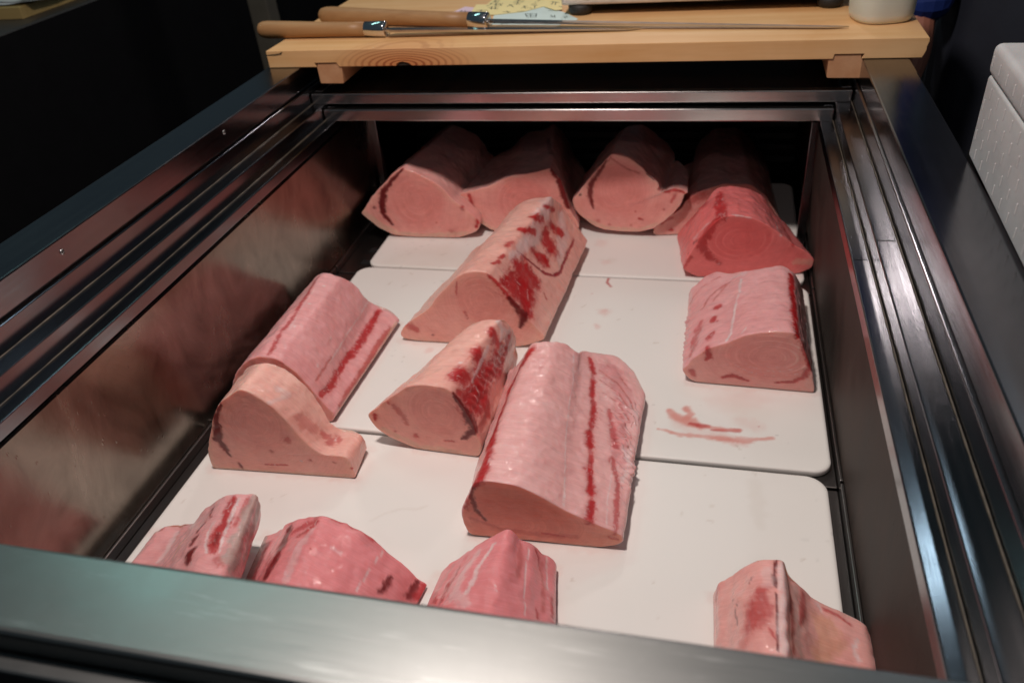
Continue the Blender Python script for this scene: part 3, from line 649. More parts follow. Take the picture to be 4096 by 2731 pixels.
      ('red', 0.7, [[0.2715, 0.636, 0.0136, 0.00163], [0.2832, 0.6355, 0.0175, 0.00232], [0.3041, 0.6351, 0.0116, 0.0014]]),
      ('deep', 0.5, [[0.2693, 0.7869, 0.0683, 0.00151], [0.2472, 0.7642, 0.0598, 0.00149], [0.2379, 0.7398, 0.0532, 0.00147]]),
      ('deep', 0.45, [[0.2609, 0.8124, 0.0657, 0.00128], [0.2362, 0.8008, 0.0524, 0.00128], [0.2201, 0.7827, 0.0353, 0.00127]]),
      ('deep', 0.4, [[0.2507, 0.8235, 0.0616, 0.0013], [0.2314, 0.8175, 0.0489, 0.0013]]),
      ('deep', 0.45, [[0.2739, 0.7902, 0.0707, 0.00152], [0.2614, 0.7652, 0.0654, 0.00124], [0.2506, 0.748, 0.0616, 0.00123]]),
    ]),
  'C3': dict(
    label='long swordfish block with red blotched ridge and wide skin skirt',
    kind='cream',
    A=[[-0.208, 0.6892, 0.0149], [-0.1989, 0.6893, 0.0288], [-0.1608, 0.6898, 0.0581], [-0.1324, 0.6901, 0.0887], [-0.1127, 0.6903, 0.1103], [-0.1042, 0.6904, 0.1181], [-0.0927, 0.6906, 0.1251], [-0.0808, 0.6907, 0.1283], [-0.0597, 0.6909, 0.1274], [-0.0437, 0.6911, 0.108], [-0.0292, 0.6913, 0.0864], [-0.0145, 0.6915, 0.0645], [-0.0056, 0.6916, 0.0515], [0.0066, 0.6917, 0.0357], [0.0198, 0.6919, 0.0198], [-0.0018, 0.6916, 0.0083], [-0.0278, 0.6913, 0.0], [-0.0884, 0.6906, 0.0], [-0.1412, 0.69, 0.0], [-0.1766, 0.6896, 0.0], [-0.2081, 0.6892, 0.0056]],
    B=[[-0.1568, 0.9558, 0.0149], [-0.1541, 0.9345, 0.0288], [-0.1223, 0.9136, 0.0581], [-0.1002, 0.8926, 0.0887], [-0.0869, 0.8714, 0.1103], [-0.0727, 0.9173, 0.1181], [-0.0592, 0.9259, 0.1251], [-0.0455, 0.9345, 0.1283], [-0.0136, 0.9432, 0.1274], [-0.0083, 0.9652, 0.108], [-0.0045, 0.9872, 0.0864], [0.0091, 0.9889, 0.0645], [0.0169, 0.9905, 0.0515], [0.0273, 0.9921, 0.0357], [0.0387, 0.9937, 0.0198], [0.0217, 0.9884, 0.0083], [0.0003, 0.983, 0.0], [-0.0557, 0.9773, 0.0], [-0.1038, 0.9717, 0.0], [-0.1346, 0.9662, 0.0], [-0.1616, 0.9608, 0.0056]],
    N=335,
    NT=156,
    sig=2.59,
    centre=None,
    ring=[-0.0711, 0.6908, 0.0804, 0.0436, 0.0427, 0.9999, 0.0118, 0.0],
    dots=0,
    far=0,
    rag=None,
    strokes=[
      ('white', 0.6, [[-0.0141, 0.9408, 0.123, 0.00933], [-0.0202, 0.8919, 0.1156, 0.01359], [-0.0236, 0.8445, 0.1082, 0.01496], [-0.0308, 0.8035, 0.1105, 0.01027], [-0.0399, 0.7591, 0.1156, 0.00664]]),
      ('white', 0.5, [[-0.0049, 0.9618, 0.0833, 0.00956], [0.0057, 0.9391, 0.0642, 0.01136], [0.0065, 0.8721, 0.0534, 0.01092]]),
      ('red', 0.9, [[-0.0192, 0.9103, 0.1243, 0.00256], [-0.0105, 0.9419, 0.1041, 0.003]]),
      ('red', 0.9, [[-0.0342, 0.8675, 0.1281, 0.00249], [-0.0271, 0.8689, 0.1254, 0.00498], [-0.0192, 0.8894, 0.1105, 0.00471]]),
      ('red', 0.9, [[-0.0417, 0.8247, 0.1273, 0.00311], [-0.0332, 0.8285, 0.1229, 0.00416], [-0.0242, 0.8498, 0.1106, 0.00459]]),
      ('red', 0.95, [[-0.0106, 0.9126, 0.0893, 0.00629], [0.002, 0.9293, 0.0686, 0.00639]]),
      ('red', 1, [[-0.0127, 0.8824, 0.0863, 0.00908], [-0.0073, 0.8744, 0.076, 0.01268], [-0.0041, 0.871, 0.0698, 0.00652]]),
      ('red', 0.95, [[-0.0227, 0.8172, 0.0959, 0.00451], [-0.0121, 0.8255, 0.0776, 0.00877], [-0.0049, 0.8354, 0.0669, 0.00638]]),
      ('red', 0.7, [[-0.0498, 0.7695, 0.1273, 0.00333], [-0.0448, 0.7828, 0.1263, 0.00504]]),
      ('red', 0.8, [[-0.0527, 0.7364, 0.1269, 0.00196], [-0.0478, 0.7468, 0.1241, 0.0023]]),
      ('red', 0.8, [[-0.0575, 0.7172, 0.1271, 0.00225], [-0.0504, 0.7289, 0.1245, 0.00324]]),
      ('red', 0.95, [[-0.0333, 0.7572, 0.1039, 0.00831], [-0.0217, 0.7615, 0.0832, 0.01762], [-0.0107, 0.7714, 0.0685, 0.01052]]),
      ('red', 0.95, [[-0.0389, 0.7043, 0.1044, 0.00705], [-0.0293, 0.7199, 0.0905, 0.01595], [-0.0182, 0.728, 0.0745, 0.01612]]),
      ('red', 0.95, [[-0.0165, 0.7243, 0.0715, 0.0156], [-0.0117, 0.7075, 0.0626, 0.01042], [-0.0106, 0.6927, 0.0578, 0.0042]]),
      ('red', 0.85, [[-0.0589, 0.6906, 0.1241, 0.00158], [-0.0515, 0.6906, 0.116, 0.00285], [-0.0408, 0.6918, 0.104, 0.00254], [-0.0312, 0.6915, 0.0871, 0.00288]]),
      ('dred', 0.9, [[-0.0303, 0.6915, 0.0857, 0.00224], [-0.0205, 0.6917, 0.0711, 0.00353], [-0.0115, 0.6917, 0.0564, 0.00517], [-0.0134, 0.6915, 0.048, 0.00389], [-0.0186, 0.6914, 0.037, 0.00147]]),
      ('wine', 0.9, [[-0.0495, 0.7711, 0.1273, 0.00133], [-0.0327, 0.7822, 0.1077, 0.00186], [-0.0175, 0.7972, 0.0819, 0.00224], [-0.0016, 0.8094, 0.0597, 0.00262], [0.0076, 0.8232, 0.048, 0.00265], [0.0139, 0.8483, 0.0403, 0.00288], [0.0146, 0.8748, 0.0417, 0.00256], [0.017, 0.9126, 0.0436, 0.003], [0.0199, 0.9543, 0.0435, 0.00115]]),
      ('red', 0.6, [[-0.1925, 0.6893, 0.0301, 0.00443], [-0.1806, 0.6896, 0.022, 0.00375]]),
      ('red', 0.8, [[0.0028, 0.7683, 0.0475, 0.00153], [0.007, 0.7628, 0.042, 0.00119]]),
      ('ink', 0.7, [[0.0041, 0.7116, 0.0402, 0.00099]]),
      ('dred', 0.8, [[-0.155, 0.6899, 0.0142, 0.00119]]),
      ('red', 0.5, [[-0.0996, 0.6904, 0.0584, 0.00197], [-0.0974, 0.6903, 0.047, 0.00148]]),
      ('red', 0.5, [[-0.1059, 0.6905, 0.1091, 0.0008], [-0.1092, 0.6904, 0.0888, 0.0013]]),
      ('red', 0.5, [[0.0187, 0.9523, 0.0449, 0.00154], [0.0159, 0.8993, 0.0435, 0.00111]]),
      ('white', 0.6, [[-0.0343, 0.7311, 0.1015, 0.00098], [-0.024, 0.7335, 0.0832, 0.00099]]),
      ('white', 0.5, [[-0.0263, 0.7258, 0.0863, 0.00082], [-0.0204, 0.7111, 0.0761, 0.00081]]),
      ('white', 0.5, [[-0.0165, 0.7412, 0.0728, 0.00083], [-0.0114, 0.7225, 0.0642, 0.00082]]),
    ]),
  'C1': dict(
    label='pink swordfish slab along the left wall behind the stepped block',
    kind='pink',
    A=[[-0.3916, 0.482, 0.0006], [-0.3764, 0.4829, 0.0431], [-0.3564, 0.4841, 0.0792], [-0.3372, 0.4853, 0.0983], [-0.3162, 0.4866, 0.1094], [-0.2908, 0.4881, 0.1053], [-0.2693, 0.4894, 0.0856], [-0.2556, 0.4902, 0.0599], [-0.2437, 0.4909, 0.0336], [-0.2371, 0.4914, 0.0229], [-0.2309, 0.4917, 0.015], [-0.2374, 0.4913, 0.0006], [-0.314, 0.4867, 0.0]],
    B=[[-0.3952, 0.7498, 0.0011], [-0.3865, 0.7618, 0.0431], [-0.3534, 0.7218, 0.0792], [-0.3353, 0.7054, 0.0983], [-0.3159, 0.7, 0.1094], [-0.2898, 0.6975, 0.1053], [-0.283, 0.7149, 0.0856], [-0.2711, 0.7183, 0.0599], [-0.2677, 0.7374, 0.0336], [-0.2368, 0.7361, 0.0229], [-0.2208, 0.7247, 0.015], [-0.2278, 0.7368, 0.002], [-0.311, 0.7433, 0.001]],
    N=260,
    NT=140,
    sig=2.58,
    centre=None,
    ring=None,
    dots=0,
    far=0,
    rag=None,
    strokes=[
      ('red', 0.7, [[-0.3249, 0.6927, 0.1039, 0.00247], [-0.3189, 0.6413, 0.1071, 0.00262], [-0.3105, 0.5849, 0.1082, 0.00229], [-0.3107, 0.543, 0.1077, 0.00223], [-0.3035, 0.4925, 0.1078, 0.00216]]),
      ('red', 0.85, [[-0.2534, 0.7257, 0.0291, 0.00329], [-0.2516, 0.6876, 0.0285, 0.00421], [-0.2499, 0.6287, 0.0297, 0.00429], [-0.2514, 0.5816, 0.0339, 0.00417], [-0.2471, 0.5262, 0.0353, 0.00447], [-0.2483, 0.4965, 0.0424, 0.00306]]),
      ('red', 0.7, [[-0.251, 0.6772, 0.0287, 0.00344], [-0.2481, 0.6615, 0.028, 0.00243]]),
      ('deep', 0.75, [[-0.2257, 0.6971, 0.016, 0.00298], [-0.2297, 0.6449, 0.0179, 0.00337], [-0.2289, 0.6022, 0.0159, 0.00328], [-0.2307, 0.5456, 0.016, 0.00318], [-0.232, 0.509, 0.0148, 0.00266]]),
      ('white', 0.6, [[-0.2686, 0.7212, 0.0456, 0.00176], [-0.265, 0.67, 0.0471, 0.00146], [-0.2621, 0.6269, 0.0504, 0.00142], [-0.2582, 0.5735, 0.052, 0.0016], [-0.2572, 0.545, 0.0552, 0.00112]]),
      ('white', 0.6, [[-0.2613, 0.5292, 0.0666, 0.0031]]),
      ('deep', 0.6, [[-0.2588, 0.5629, 0.0551, 0.00136], [-0.2564, 0.5285, 0.0569, 0.00155], [-0.2558, 0.5072, 0.0585, 0.00109]]),
      ('white', 0.8, [[-0.303, 0.6653, 0.1077, 0.00192]]),
      ('white', 0.8, [[-0.3032, 0.6161, 0.1074, 0.00233]]),
      ('white', 0.8, [[-0.2997, 0.5595, 0.1072, 0.00202]]),
      ('white', 0.7, [[-0.2672, 0.5883, 0.0697, 0.00161]]),
      ('white', 0.4, [[-0.3122, 0.6525, 0.1077, 0.0012], [-0.3087, 0.6044, 0.108, 0.00116], [-0.3034, 0.5506, 0.107, 0.00112]]),
      ('cream', 0.7, [[-0.2235, 0.7167, 0.0138, 0.00251], [-0.2282, 0.6248, 0.0097, 0.00286], [-0.2318, 0.5359, 0.0095, 0.00272], [-0.2342, 0.494, 0.0079, 0.00221]]),
    ]),
  'C2': dict(
    label='stepped swordfish block beside the left wall, tall hump falling to a low shelf',
    kind='cream',
    A=[[-0.3591, 0.3847, 0.0], [-0.3569, 0.3848, 0.0278], [-0.3409, 0.3856, 0.0662], [-0.3286, 0.3862, 0.0926], [-0.3108, 0.387, 0.116], [-0.2871, 0.3881, 0.1331], [-0.2783, 0.3885, 0.1353], [-0.2596, 0.3894, 0.1229], [-0.2454, 0.3901, 0.1081], [-0.2341, 0.3906, 0.0892], [-0.2261, 0.391, 0.0722], [-0.2164, 0.3914, 0.0525], [-0.2066, 0.3919, 0.0416], [-0.1954, 0.3924, 0.036], [-0.1745, 0.3934, 0.0378], [-0.168, 0.3937, 0.0344], [-0.1653, 0.3938, 0.0174], [-0.1636, 0.3939, 0.0], [-0.236, 0.3905, 0.0], [-0.319, 0.3866, 0.0]],
    B=[[-0.3632, 0.4535, 0.001], [-0.3608, 0.4595, 0.0284], [-0.3446, 0.4662, 0.0665], [-0.3321, 0.4727, 0.0926], [-0.3119, 0.4567, 0.116], [-0.2857, 0.441, 0.1331], [-0.274, 0.4404, 0.1353], [-0.255, 0.4473, 0.1229], [-0.2356, 0.4438, 0.1081], [-0.2264, 0.4467, 0.0892], [-0.2182, 0.4434, 0.0722], [-0.208, 0.4373, 0.0525], [-0.2008, 0.4387, 0.0416], [-0.1922, 0.4401, 0.036], [-0.1767, 0.4402, 0.0378], [-0.1649, 0.435, 0.0344], [-0.1661, 0.44, 0.0184], [-0.1683, 0.445, 0.002], [-0.2405, 0.4475, 0.0017], [-0.3233, 0.4495, 0.0013]],
    N=328,
    NT=50,
    sig=2.59,
    centre=[-0.2866, 0.3881, 0.0336],
    ring=[-0.281, 0.3884, 0.0834, 0.0527, 0.0513, 0.9989, 0.0469, 0.0],
    dots=0,
    far=0,
    rag=None,
    strokes=[
      ('dred', 0.85, [[-0.3152, 0.387, 0.1085, 0.00183], [-0.3288, 0.3859, 0.0823, 0.00374], [-0.3352, 0.3858, 0.0538, 0.00465], [-0.3304, 0.386, 0.0348, 0.00299], [-0.3261, 0.3863, 0.0245, 0.00128]]),
      ('white', 0.4, [[-0.2506, 0.3921, 0.114, 0.00275], [-0.2404, 0.4188, 0.1061, 0.0032], [-0.2517, 0.4152, 0.1168, 0.00399]]),
      ('red', 0.55, [[-0.2082, 0.4178, 0.048, 0.00408], [-0.1953, 0.4191, 0.0381, 0.00613], [-0.2004, 0.4108, 0.0403, 0.00325]]),
      ('deep', 0.4, [[-0.2274, 0.4062, 0.0793, 0.00601], [-0.2161, 0.4131, 0.0596, 0.00608]]),
      ('deep', 0.7, [[-0.2413, 0.3901, 0.0577, 0.00324]]),
      ('deep', 0.6, [[-0.268, 0.3889, 0.0381, 0.00186]]),
      ('dred', 0.8, [[-0.3179, 0.3866, 0.0139, 0.0015], [-0.3157, 0.3868, 0.0038, 0.00129]]),
      ('red', 0.7, [[-0.2817, 0.3884, 0.0146, 0.00084], [-0.2515, 0.3898, 0.0161, 0.00104]]),
      ('red', 0.8, [[-0.2187, 0.3913, 0.0262, 0.00163]]),
      ('white', 0.9, [[-0.2311, 0.3907, 0.0245, 0.00123]]),
      ('red', 0.7, [[-0.1873, 0.3928, 0.0256, 0.00121]]),
      ('red', 0.8, [[-0.1666, 0.3938, 0.0172, 0.00141], [-0.1656, 0.3947, 0.0171, 0.00101]]),
      ('ink', 0.7, [[-0.2553, 0.4314, 0.1212, 0.0006]]),
      ('ink', 0.7, [[-0.2383, 0.42, 0.1035, 0.0008]]),
      ('ink', 0.7, [[-0.2381, 0.3999, 0.0975, 0.0006]]),
      ('cream', 0.5, [[-0.3431, 0.3855, 0.0012, 0.00306], [-0.2555, 0.3896, 0.0018, 0.00295], [-0.1707, 0.3936, 0.0053, 0.00244]]),
    ]),
  'C4': dict(
    label='small swordfish block with red ragged side leaning on the large striped block',
    kind='cream',
    A=[[-0.1659, 0.4585, 0.0498], [-0.1385, 0.4573, 0.0732], [-0.1202, 0.4564, 0.0877], [-0.1035, 0.4557, 0.1021], [-0.0931, 0.4552, 0.106], [-0.0776, 0.4545, 0.1088], [-0.0542, 0.4534, 0.1081], [-0.0454, 0.453, 0.1029], [-0.0323, 0.4524, 0.0803], [-0.0224, 0.4519, 0.0554], [-0.0194, 0.4518, 0.0343], [-0.0142, 0.4515, 0.0213], [-0.0219, 0.4519, 0.001], [-0.0602, 0.4537, 0.0], [-0.1053, 0.4557, 0.0006], [-0.1398, 0.4573, 0.0156], [-0.16, 0.4583, 0.0323]],
    B=[[-0.125, 0.5524, 0.0498], [-0.0984, 0.566, 0.0732], [-0.0808, 0.58, 0.0877], [-0.0647, 0.5941, 0.1021], [-0.0558, 0.5972, 0.106], [-0.0422, 0.6012, 0.1088], [-0.0207, 0.605, 0.1081], [-0.0173, 0.6137, 0.1029], [-0.0097, 0.6222, 0.0803], [-0.0089, 0.6336, 0.0554], [-0.015, 0.6453, 0.0343], [-0.0097, 0.6387, 0.0219], [-0.0172, 0.6326, 0.002], [-0.0483, 0.617, 0.0008], [-0.0861, 0.6017, 0.0012], [-0.1134, 0.5859, 0.016], [-0.1264, 0.5695, 0.0325]],
    N=245,
    NT=88,
    sig=2.58,
    centre=None,
    ring=[-0.0685, 0.454, 0.0672, 0.0412, 0.0403, 0.9989, -0.0463, 0.0],
    dots=0,
    far=0,
    rag=([[-0.0269, 0.4706, 0.0712, 0.01234], [-0.0224, 0.4999, 0.0682, 0.01262], [-0.0189, 0.5354, 0.0665, 0.01295], [-0.0146, 0.5867, 0.0713, 0.01116]], 0.0025),
    strokes=[
      ('red', 0.95, [[-0.0469, 0.4764, 0.1067, 0.0065], [-0.0389, 0.4877, 0.1016, 0.00903]]),
      ('red', 0.95, [[-0.0329, 0.5313, 0.1038, 0.00761], [-0.0295, 0.5297, 0.0974, 0.00762]]),
      ('red', 0.9, [[-0.0252, 0.5754, 0.1035, 0.00524], [-0.0211, 0.5745, 0.0927, 0.00613], [-0.0265, 0.5821, 0.1065, 0.0035]]),
      ('red', 1, [[-0.0296, 0.476, 0.0808, 0.01027], [-0.0236, 0.5086, 0.0761, 0.0158], [-0.0196, 0.5419, 0.0728, 0.01189], [-0.0157, 0.5571, 0.0587, 0.0088]]),
      ('red', 0.95, [[-0.027, 0.4668, 0.0696, 0.01026], [-0.023, 0.4923, 0.0666, 0.01151], [-0.0183, 0.4969, 0.043, 0.00766]]),
      ('red', 0.9, [[-0.016, 0.5703, 0.0681, 0.00995], [-0.0127, 0.5983, 0.0713, 0.0081], [-0.0112, 0.6092, 0.0777, 0.00497]]),
      ('red', 0.8, [[-0.039, 0.4609, 0.0945, 0.00404], [-0.0328, 0.4647, 0.0837, 0.0061]]),
      ('white', 0.55, [[-0.0255, 0.5569, 0.0972, 0.00259], [-0.0278, 0.5321, 0.0944, 0.00297], [-0.0309, 0.4923, 0.0884, 0.00186]]),
      ('white', 0.6, [[-0.0207, 0.6012, 0.1057, 0.00533], [-0.0174, 0.5977, 0.0944, 0.00312], [-0.0185, 0.5813, 0.0882, 0.00176]]),
      ('white', 0.4, [[-0.0119, 0.6105, 0.0839, 0.00361], [-0.016, 0.6018, 0.093, 0.00313]]),
      ('white', 0.5, [[-0.0272, 0.4817, 0.0778, 0.00103], [-0.0213, 0.4831, 0.057, 0.00084]]),
      ('white', 0.5, [[-0.0182, 0.5324, 0.0618, 0.00108], [-0.0175, 0.5161, 0.0524, 0.00086]]),
      ('dred', 0.9, [[-0.0439, 0.4536, 0.1001, 0.0014], [-0.0346, 0.4526, 0.0816, 0.00283], [-0.0262, 0.4522, 0.0616, 0.00449], [-0.0236, 0.4521, 0.0462, 0.00494], [-0.0355, 0.4525, 0.0323, 0.0025], [-0.0424, 0.4529, 0.0277, 0.00084]]),
      ('red', 0.85, [[-0.1547, 0.458, 0.0483, 0.00301], [-0.1558, 0.4581, 0.042, 0.00173]]),
      ('deep', 0.6, [[-0.1251, 0.4565, 0.0688, 0.00294], [-0.1155, 0.4561, 0.0542, 0.00296], [-0.1118, 0.4559, 0.0416, 0.00191]]),
      ('red', 0.6, [[-0.1318, 0.4569, 0.0737, 0.0021]]),
      ('red', 0.6, [[-0.1033, 0.4555, 0.0237, 0.00257]]),
      ('red', 0.6, [[-0.0643, 0.4538, 0.0221, 0.00127], [-0.0515, 0.4533, 0.0227, 0.00127]]),
      ('red', 0.6, [[-0.1308, 0.4567, 0.0279, 0.00173]]),
      ('deep', 0.6, [[-0.0179, 0.4932, 0.0368, 0.00639], [-0.0202, 0.4635, 0.0382, 0.00417]]),
      ('white', 0.8, [[-0.0486, 0.5047, 0.1079, 0.00208]]),
      ('cream', 0.6, [[-0.1463, 0.4574, 0.0284, 0.00347], [-0.1029, 0.4556, 0.0064, 0.0039], [-0.0464, 0.453, 0.0052, 0.00341]]),
    ]),
  'C5': dict(
    label='largest swordfish block, pale striped top with a red line and wet translucent front cut',
    kind='pinkwet',
    A=[[-0.0003, 0.3269, 0.0017], [-0.006, 0.3267, 0.0187], [-0.0048, 0.3267, 0.0375], [0.0013, 0.3269, 0.0521], [0.0074, 0.3271, 0.0648], [0.0102, 0.3272, 0.0777], [0.0161, 0.3274, 0.085], [0.0238, 0.3277, 0.089], [0.0437, 0.3284, 0.088], [0.0614, 0.329, 0.0857], [0.0787, 0.3296, 0.0766], [0.0959, 0.3302, 0.0649], [0.1114, 0.3307, 0.0539], [0.1307, 0.3314, 0.0435], [0.1483, 0.332, 0.0344], [0.1633, 0.3325, 0.0275], [0.172, 0.3328, 0.0214], [0.1727, 0.3328, 0.0136], [0.1659, 0.3326, 0.0073], [0.1441, 0.3319, 0.0], [0.111, 0.3307, 0.0], [0.0549, 0.3288, 0.0014]],
    B=[[-0.0167, 0.6091, 0.002], [-0.0171, 0.5976, 0.0189], [-0.0105, 0.5864, 0.0376], [0.0009, 0.5754, 0.0521], [0.011, 0.5805, 0.0648], [0.0177, 0.5855, 0.0777], [0.0229, 0.5848, 0.085], [0.0299, 0.5841, 0.089], [0.0446, 0.5888, 0.088], [0.057, 0.5941, 0.0857], [0.0689, 0.5993, 0.0766], [0.0832, 0.5983, 0.0649], [0.085, 0.6208, 0.0539], [0.1036, 0.6327, 0.0435], [0.1277, 0.641, 0.0344], [0.1555, 0.6152, 0.0275], [0.1737, 0.5763, 0.0214], [0.1742, 0.5774, 0.0136], [0.1638, 0.5847, 0.0074], [0.1384, 0.5915, 0.0001], [0.1017, 0.5979, 0.0002], [0.0421, 0.6035, 0.0016]],
    N=263,
    NT=157,
    sig=2.58,
    centre=None,
    ring=[0.0532, 0.3287, 0.0275, 0.0787, 0.0453, 0.9994, 0.0346, 0.0],
    dots=0,
    far=0,
    rag=([[0.1511, 0.5357, 0.0295, 0.01289], [0.1545, 0.4855, 0.0292, 0.01242], [0.1626, 0.4439, 0.0262, 0.01406], [0.1651, 0.4096, 0.0257, 0.00979], [0.1562, 0.5174, 0.0282, 0.00848], [0.1627, 0.5418, 0.0254, 0.00865]], 0.0065),
    strokes=[
      ('red', 0.9, [[0.0275, 0.5693, 0.0873, 0.00433], [0.0177, 0.542, 0.079, 0.0047], [0.0085, 0.5138, 0.0626, 0.00508], [0.0114, 0.4602, 0.0729, 0.00525], [0.0153, 0.4091, 0.0804, 0.0054], [0.0194, 0.3622, 0.0853, 0.00519], [0.0201, 0.3315, 0.0865, 0.00434], [0.014, 0.3276, 0.0797, 0.0029]]),
      ('white', 0.6, [[0.078, 0.5895, 0.0692, 0.0011], [0.0856, 0.5392, 0.0637, 0.00106], [0.0888, 0.4829, 0.0638, 0.00102], [0.0934, 0.4398, 0.0622, 0.00098], [0.1005, 0.3897, 0.058, 0.00095], [0.1089, 0.3351, 0.0556, 0.00146]]),
      ('red', 0.6, [[0.0963, 0.6093, 0.0489, 0.0018], [0.1051, 0.5827, 0.0455, 0.00199], [0.1108, 0.5381, 0.0447, 0.00171], [0.1149, 0.5084, 0.0436, 0.00188], [0.1171, 0.4683, 0.0449, 0.00203], [0.1243, 0.4216, 0.0432, 0.00157], [0.1259, 0.4007, 0.0426, 0.00212], [0.1316, 0.3706, 0.0413, 0.00189], [0.1372, 0.3383, 0.0398, 0.00203]]),
      ('red', 0.75, [[0.0963, 0.6093, 0.0489, 0.00271], [0.1048, 0.5865, 0.0455, 0.00333]]),
      ('red', 0.75, [[0.106, 0.5695, 0.0449, 0.00307], [0.1092, 0.5375, 0.0456, 0.00278]]),
      ('red', 0.75, [[0.1134, 0.5274, 0.0438, 0.00255], [0.1173, 0.5013, 0.043, 0.00312], [0.1163, 0.4796, 0.0453, 0.00327]]),
      ('red', 0.85, [[0.1158, 0.4641, 0.0457, 0.00445], [0.1206, 0.4459, 0.0441, 0.00439]]),
      ('red', 0.6, [[0.1235, 0.4292, 0.0428, 0.00237], [0.1245, 0.4197, 0.0431, 0.00235]]),
      ('red', 0.9, [[0.1241, 0.4042, 0.0435, 0.00425], [0.1282, 0.3914, 0.0419, 0.00307], [0.1314, 0.3725, 0.0412, 0.00416]]),
      ('red', 0.85, [[0.1341, 0.3573, 0.0403, 0.00336], [0.1362, 0.3344, 0.0409, 0.0044]]),
      ('red', 0.5, [[0.1244, 0.4371, 0.0421, 0.00119], [0.1345, 0.3497, 0.04, 0.00149]]),
      ('pinkdeep', 0.5, [[0.1255, 0.6012, 0.0359, 0.0135], [0.1466, 0.5622, 0.0298, 0.01315], [0.1515, 0.4948, 0.0306, 0.01041], [0.1535, 0.4397, 0.0297, 0.008]]),
      ('red', 0.6, [[0.1327, 0.526, 0.0358, 0.00213], [0.1414, 0.4898, 0.0335, 0.00332], [0.1488, 0.4603, 0.0319, 0.00365]]),
      ('red', 0.6, [[0.1469, 0.439, 0.032, 0.00279], [0.1575, 0.404, 0.0292, 0.00234], [0.1609, 0.3637, 0.0278, 0.00265], [0.1625, 0.3326, 0.0264, 0.00222]]),
      ('white', 0.5, [[0.1086, 0.5823, 0.0439, 0.00089], [0.1256, 0.5504, 0.0377, 0.00087], [0.1342, 0.5067, 0.0362, 0.00084]]),
      ('white', 0.5, [[0.1496, 0.414, 0.0318, 0.00098], [0.1495, 0.3711, 0.0326, 0.00095], [0.1538, 0.335, 0.0319, 0.00092]]),
      ('white', 0.45, [[0.1593, 0.4628, 0.0283, 0.00407], [0.167, 0.4386, 0.024, 0.00321], [0.1618, 0.4072, 0.0275, 0.00273]]),
      ('dred', 0.8, [[0.0121, 0.3274, 0.0768, 0.00164], [0.0091, 0.3271, 0.0633, 0.00258], [0.0132, 0.3274, 0.0423, 0.00224], [0.0211, 0.3276, 0.0287, 0.00132]]),
      ('red', 0.6, [[0.0052, 0.328, 0.0594, 0.00222], [0.0013, 0.3271, 0.0456, 0.00299]]),
      ('deep', 0.4, [[0.0049, 0.3272, 0.0291, 0.00189], [0.0363, 0.3281, 0.0163, 0.00266], [0.0847, 0.3297, 0.0126, 0.00264], [0.121, 0.3311, 0.0145, 0.00225]]),
      ('red', 0.5, [[0.084, 0.3297, 0.0156, 0.00113], [0.1074, 0.3307, 0.0136, 0.00094]]),
      ('red', 0.5, [[0.1582, 0.3324, 0.019, 0.00223], [0.1664, 0.3327, 0.0162, 0.00149]]),
      ('deep', 0.55, [[0.1077, 0.6153, 0.0436, 0.00068], [0.1325, 0.6037, 0.0332, 0.0009], [0.1542, 0.5728, 0.0275, 0.00088], [0.1648, 0.5459, 0.0245, 0.00065]]),
      ('deep', 0.55, [[0.111, 0.595, 0.0423, 0.00067], [0.1358, 0.5816, 0.0332, 0.00089], [0.1564, 0.5533, 0.0276, 0.00087], [0.164, 0.5296, 0.0251, 0.00064]]),
      ('deep', 0.55, [[0.1125, 0.576, 0.042, 0.00066], [0.1401, 0.562, 0.0317, 0.00088], [0.1584, 0.5339, 0.0274, 0.00086], [0.1643, 0.5145, 0.0251, 0.00064]]),
      ('deep', 0.55, [[0.1163, 0.5556, 0.0418, 0.00065], [0.1429, 0.5419, 0.0318, 0.00086], [0.1588, 0.5163, 0.0273, 0.00085], [0.1635, 0.4994, 0.0255, 0.00063]]),
      ('deep', 0.55, [[0.1196, 0.537, 0.0409, 0.00064], [0.147, 0.5227, 0.0308, 0.00085], [0.1605, 0.499, 0.0272, 0.00084], [0.165, 0.4827, 0.0256, 0.00062]]),
      ('deep', 0.55, [[0.1228, 0.5183, 0.04, 0.00063], [0.151, 0.504, 0.0303, 0.00084], [0.162, 0.482, 0.0268, 0.00083], [0.1642, 0.4689, 0.0259, 0.00061]]),
      ('deep', 0.55, [[0.1243, 0.5011, 0.0403, 0.00063], [0.1558, 0.4863, 0.0287, 0.00083], [0.1623, 0.4664, 0.0268, 0.00082], [0.1635, 0.4549, 0.0263, 0.00061]]),
      ('white', 0.5, [[0.1082, 0.6077, 0.0432, 0.00045], [0.1332, 0.5941, 0.0334, 0.00067], [0.156, 0.5639, 0.0271, 0.00066]]),
      ('white', 0.5, [[0.1116, 0.5874, 0.042, 0.00044], [0.1377, 0.5747, 0.0322, 0.00066], [0.158, 0.5444, 0.0272, 0.00065]]),
      ('white', 0.5, [[0.1149, 0.5689, 0.0411, 0.00044], [0.1423, 0.5532, 0.0316, 0.00065], [0.1585, 0.5269, 0.0274, 0.00064]]),
      ('white', 0.5, [[0.117, 0.548, 0.0418, 0.00043], [0.145, 0.5332, 0.0315, 0.00064], [0.1602, 0.5095, 0.0269, 0.00063]]),
      ('white', 0.5, [[0.1202, 0.5294, 0.041, 0.00043], [0.1504, 0.515, 0.0299, 0.00063], [0.1617, 0.4923, 0.0266, 0.00062]]),
      ('white', 0.5, [[0.1233, 0.5126, 0.0401, 0.00042], [0.1529, 0.4956, 0.0302, 0.00063], [0.1632, 0.4754, 0.0265, 0.00062]]),
